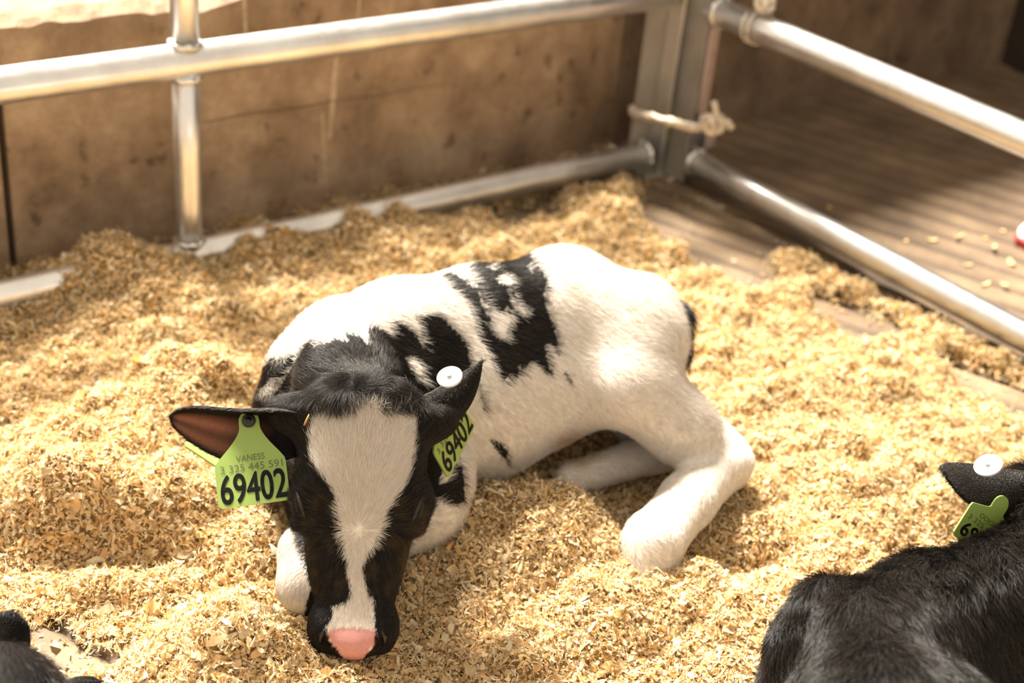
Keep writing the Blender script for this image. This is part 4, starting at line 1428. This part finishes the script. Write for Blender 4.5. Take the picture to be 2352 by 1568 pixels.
# ------------------------------------------------------------------ the black calf in the corner of the bed
def black_calf():
    F = Field((.30, -.02, -.01), (1.42, .78, .40), .005)
    A4 = lambda x, y, z, r: tuple(at(x, y, z)) + (r,)
    # trunk lies away from the neck towards the viewer
    F.chain([A4(2010, 1580, .125, .080), A4(2050, 1760, .135, .098), (.66, .31, .140, .105), (.58, .20, .14, .095), (.52, .12, .13, .07)], .025)
    F.chain([A4(1995, 1475, .215, .036), A4(2020, 1640, .222, .038), A4(2050, 1850, .225, .04), (.60, .22, .22, .045), (.535, .13, .18, .045)], .04)
    # left shoulder blade, right shoulder
    F.chain([A4(1900, 1400, .205, .030), A4(1872, 1500, .155, .038), A4(1858, 1590, .09, .042)], .014)
    F.chain([A4(2130, 1490, .200, .030), A4(2250, 1580, .13, .050)], .03)
    # neck swings round to the right
    F.chain([A4(2000, 1470, .205, .045), A4(2130, 1412, .205, .048), A4(2280, 1372, .200, .046), A4(2400, 1292, .195, .048)], .025)
    F.chain([A4(2060, 1540, .13, .060), A4(2220, 1450, .13, .055), A4(2400, 1330, .13, .050)], .025)
    # head beyond the frame
    F.chain([A4(2420, 1235, .185, .055), A4(2570, 1220, .125, .043), A4(2670, 1240, .085, .034)], .03)
    F.ell(at(2390, 1140, .195), (.040, .040, .028), None, .025)
    # folded legs
    F.chain([A4(1858, 1590, .08, .040), A4(1960, 1720, .045, .03)], .02)
    V, Q = F.mesh(2)
    c = np.array([dep(x, y, k) for x, y, k in ((2400, 1120, 1.40), (2335, 1112, 1.39), (2275, 1110, 1.38), (2230, 1106, 1.37), (2198, 1102, 1.36), (2180, 1100, 1.355), (2172, 1098, 1.352))])
    hw = np.array([44, 60, 76, 76, 66, 46, 14]) / 2400.
    T = np.gradient(c, axis=0); fc = np.tile(nrm(-(_u * .55 + nrm(CAM - c[0]) * .8)), (len(c), 1))
    ac = np.cross(fc, T); ac /= np.linalg.norm(ac, axis=1)[:, None]
    ve, qe, nf = ear_mesh(c, hw, [.018, .016, .014, .011, .008, .004, .001], [.02, .012, .009, .007, .006, .005, .003], ac, fc)
    V2 = np.concatenate([V, ve]); Q2 = np.concatenate([Q, qe + len(V)])
    me = np_mesh('calf', V2, Q2)
    vcol(me, 'coat', np.tile(BLACK * 1.0, (len(V2), 1)))
    o = link('calf', me, M_COAT)
    tag(o, 'all-black calf lying with its back to the camera, cut off by the frame', 'calf')
    sp = np.array([.80, .42])

    def flow(P, Nn):
        D = np.tile(nrm((-.5, -.75, -.25)), (len(P), 1))
        s = (P[:, 0] - .80) * .8 - (P[:, 1] - .42) * .6
        D += np.stack([.8 * s * 6, -.6 * s * 6, -np.abs(s) * 5], 1)
        nk = (P[:, 0] > .90) & (P[:, 1] > .47)
        D[nk] = np.array([-.6, -.15, .2]) + np.stack([(P[nk, 1] - .53) * 0, (P[nk, 1] - .53) * 8, (P[nk, 1] * 0)], 1)
        return D

    def colr(P, g):
        c = BLACK * g.uniform(.7, 1.3, len(P))[:, None]
        c = c + (g.random(len(P)) ** 4)[:, None] * np.array([[.045, .033, .023]])
        return np.clip(c, 0, 1)
    if FUR:
        kp = lambda c: (c[:, 2] > .03) * np.where(in_poly(*proj_all(c)[:2], [(1650, 950), (2500, 950), (2500, 1750), (1650, 1750)]), 1.0, .06)
        make_fur('fur', V, Q, 110000, 51, lambda P: np.where(P[:, 0] > .88, .020, .016), flow, colr, o, M_FUR, lean=.32, keep=kp, width=.00018, clump=.8)
        ax = nrm(c[-1] - c[0])
        make_fur('ear_fur', ve, qe[(qe >= nf).any(1)], 12000, 53, lambda P: np.full(len(P), .006), lambda P, Nn: np.tile(ax, (len(P), 1)), colr, o, M_FUR, lean=.35)
    # tag and button
    cb = dep(2270, 1069, 1.345)
    disc_button(o, cb, nrm(nrm(CAM - cb) * .66 + _u * .70 - _r * .25), .0135)
    k0 = 1.334
    TL = dep(2210, 1142, k0); BL = dep(2186, 1226, k0 + .004)
    u = nrm((dep(2248, 1172, k0 + .012) - TL)); v = TL - BL; hb = np.linalg.norm(v); v = v - u * (v @ u); v = nrm(v); n = np.cross(u, v)
    w = .066
    O = BL + u * w * .5
    B = lambda a, b, c, d: (a * w / .0685, b * hb / .046, c * w / .0685, d * hb / .046)
    t = ear_tag(o, O, u, v, n, w, hb, .016, 0.0, [
        ('69', B(-.0290, .0060, -.0050, .0240), .012, M_INK),
        ('3 325 4', B(-.0290, .0275, .0040, .0340), 0.0, M_INKL),
        ('OOJOL', B(-.0170, .0355, .0090, .0430), 0.0, M_INKL)], 'lime green ear tag with black numerals half hidden by neck fur', stud=False)
    return o


black_calf()


# ------------------------------------------------------------------ the dark calf whose head pokes in at the lower edge
def dark_calf():
    F = Field((-.22, .34, -.01), (.46, 1.12, .34), .005)
    A4 = lambda x, y, z, r: tuple(at(x, y, z)) + (r,)
    F.chain([A4(-20, 1650, .130, .050), A4(50, 1690, .10, .042), A4(120, 1760, .055, .030)], .03)
    F.ell(at(-10, 1620, .135), (.042, .042, .032), None, .03)
    F.chain([A4(-30, 1660, .135, .050), (.13, .72, .15, .07), (.08, .62, .15, .10), (.0, .48, .14, .11)], .04)
    V, Q = F.mesh(2)
    ears = []
    for st, hw, fv in ((((-40, 1560, 1.25), (-16, 1520, 1.248), (4, 1482, 1.246), (18, 1448, 1.245), (26, 1420, 1.245), (30, 1406, 1.245)), (40, 54, 58, 54, 42, 14), -_u * .2 + _r * .35 - nrm(CAM - at(0, 1500, .15))),
                       (((100, 1610, 1.20), (140, 1590, 1.20), (175, 1576, 1.20), (205, 1570, 1.20), (222, 1568, 1.20), (230, 1568, 1.20)), (20, 27, 28, 22, 13, 3), -_u * .3 - nrm(CAM - at(0, 1500, .15)))):
        c = np.array([dep(*s) for s in st]); hw = np.array(hw) / 2620.
        T = np.gradient(c, axis=0); fc = np.tile(nrm(fv), (len(c), 1)); ac = np.cross(fc, T); ac /= np.linalg.norm(ac, axis=1)[:, None]
        ears.append(ear_mesh(c, hw, [.012, .012, .010, .007, .004, .001], [.016, .01, .007, .005, .004, .002], ac, fc))
    Vs, Qs, off = [V], [Q], len(V)
    for e in ears:
        Vs.append(e[0]); Qs.append(e[1] + off); off += len(e[0])
    me = np_mesh('calf', np.concatenate(Vs), np.concatenate(Qs))
    base = np.array((.007, .0055, .0045))
    vcol(me, 'coat', np.tile(base, (off, 1)))
    o = link('calf', me, M_COAT)
    tag(o, 'dark brown calf of which only the ears and crown poke into the lower corner', 'calf')
    if FUR:
        colr = lambda P, g: np.clip(base * g.uniform(.6, 1.4, len(P))[:, None] + (g.random(len(P)) ** 4)[:, None] * .010, 0, 1)
        make_fur('fur', V, Q, 30000, 61, lambda P: np.full(len(P), .012), lambda P, Nn: np.tile(nrm((-.3, -.6, -.2)), (len(P), 1)), colr, o, M_FUR, lean=.3)
        for i, e in enumerate(ears):
            ax = nrm(e[0][e[2] - 9] - e[0][8])
            make_fur('ear_fur', e[0], e[1][(e[1] >= e[2]).any(1)], 5000, 63 + i, lambda P: np.full(len(P), .006), lambda P, Nn: np.tile(ax, (len(P), 1)), colr, o, M_FUR, lean=.4)
    return o


dark_calf()


# ------------------------------------------------------------------ stray chips on the aisle floor
M_CHIP = mat_plain('pale_wood', (.72, .50, .22), .8, noise=.2, nscale=120)
CHIPS = [(2140, 553, .017, .007), (2200, 545, .026, .004), (2283, 570, .016, .007), (2322, 606, .022, .010), (2302, 532, .008, .006), (2262, 548, .008, .006), (2262, 655, .020, .005), (2305, 655, .012, .008), (2222, 610, .014, .004), (1905, 478, .008, .006), (2080, 555, .007, .006)]
for i, (x, y, ln, wd) in enumerate(CHIPS):
    g = np.random.default_rng(100 + i)
    c = at(x, y, .0)
    a = g.uniform(0, math.pi); d = np.array([math.cos(a), math.sin(a), 0]); e = np.array([-d[1], d[0], 0])
    bm = bmesh.new()
    T_, B_ = [], []
    us = np.linspace(-1, 1, 5)
    for s in (1, -1):
        for uu in us:
            p = c + d * uu * ln / 2 + e * s * wd / 2 * (1 - .35 * abs(uu) ** 2) + np.array([0, 0, .0008 + .15 * ln * uu * uu])
            T_.append(bm.verts.new(p + [0, 0, .0014])); B_.append(bm.verts.new(p))
    for k in range(4):
        bm.faces.new((T_[k], T_[k + 1], T_[k + 6], T_[k + 5])); bm.faces.new((B_[k], B_[k + 5], B_[k + 6], B_[k + 1]))
        bm.faces.new((T_[k], B_[k], B_[k + 1], T_[k + 1])); bm.faces.new((T_[k + 5], T_[k + 6], B_[k + 6], B_[k + 5]))
    bm.faces.new((T_[0], T_[5], B_[5], B_[0])); bm.faces.new((T_[4], B_[4], B_[9], T_[9]))
    o = link('wood_chip', bm_mesh('wood_chip', bm), M_CHIP)
    tag(o, {1: 'long thin pale wood sliver lying on the aisle floor beyond the rail', 3: 'broadest pale wood chip on the aisle floor, just below the pink shoe',
            9: 'lone pale wood chip on the floor behind the middle of the lower aisle rail'}.get(i, 'small pale wood chip scattered on the aisle floor near the pink shoe'), 'wood chip', 'stray chips on the aisle floor')


# ------------------------------------------------------------------ straw bits caught in the coat
M_STRAW = mat_plain('orange_straw', (.45, .22, .06), .7, noise=.2, nscale=200)
for (x, y, k, dx, dy, r, lab) in ((704, 964, 1.352, 12, -26, .0011, 'orange straw bit caught beside the spread ear of the spotted calf'), (880, 866, 1.395, 6, 16, .0010, 'orange straw bit caught on the nape of the spotted calf')):
    pts = [dep(x - dx / 2, y - dy / 2, k), dep(x - dx * .1, y - dy * .15, k - .002), dep(x + dx / 2, y + dy / 2, k)]
    o = link('straw_bit', tube_mesh('straw_bit', pts, [r * .6, r, r * .5], 8), M_STRAW)
    tag(o, lab, 'straw')
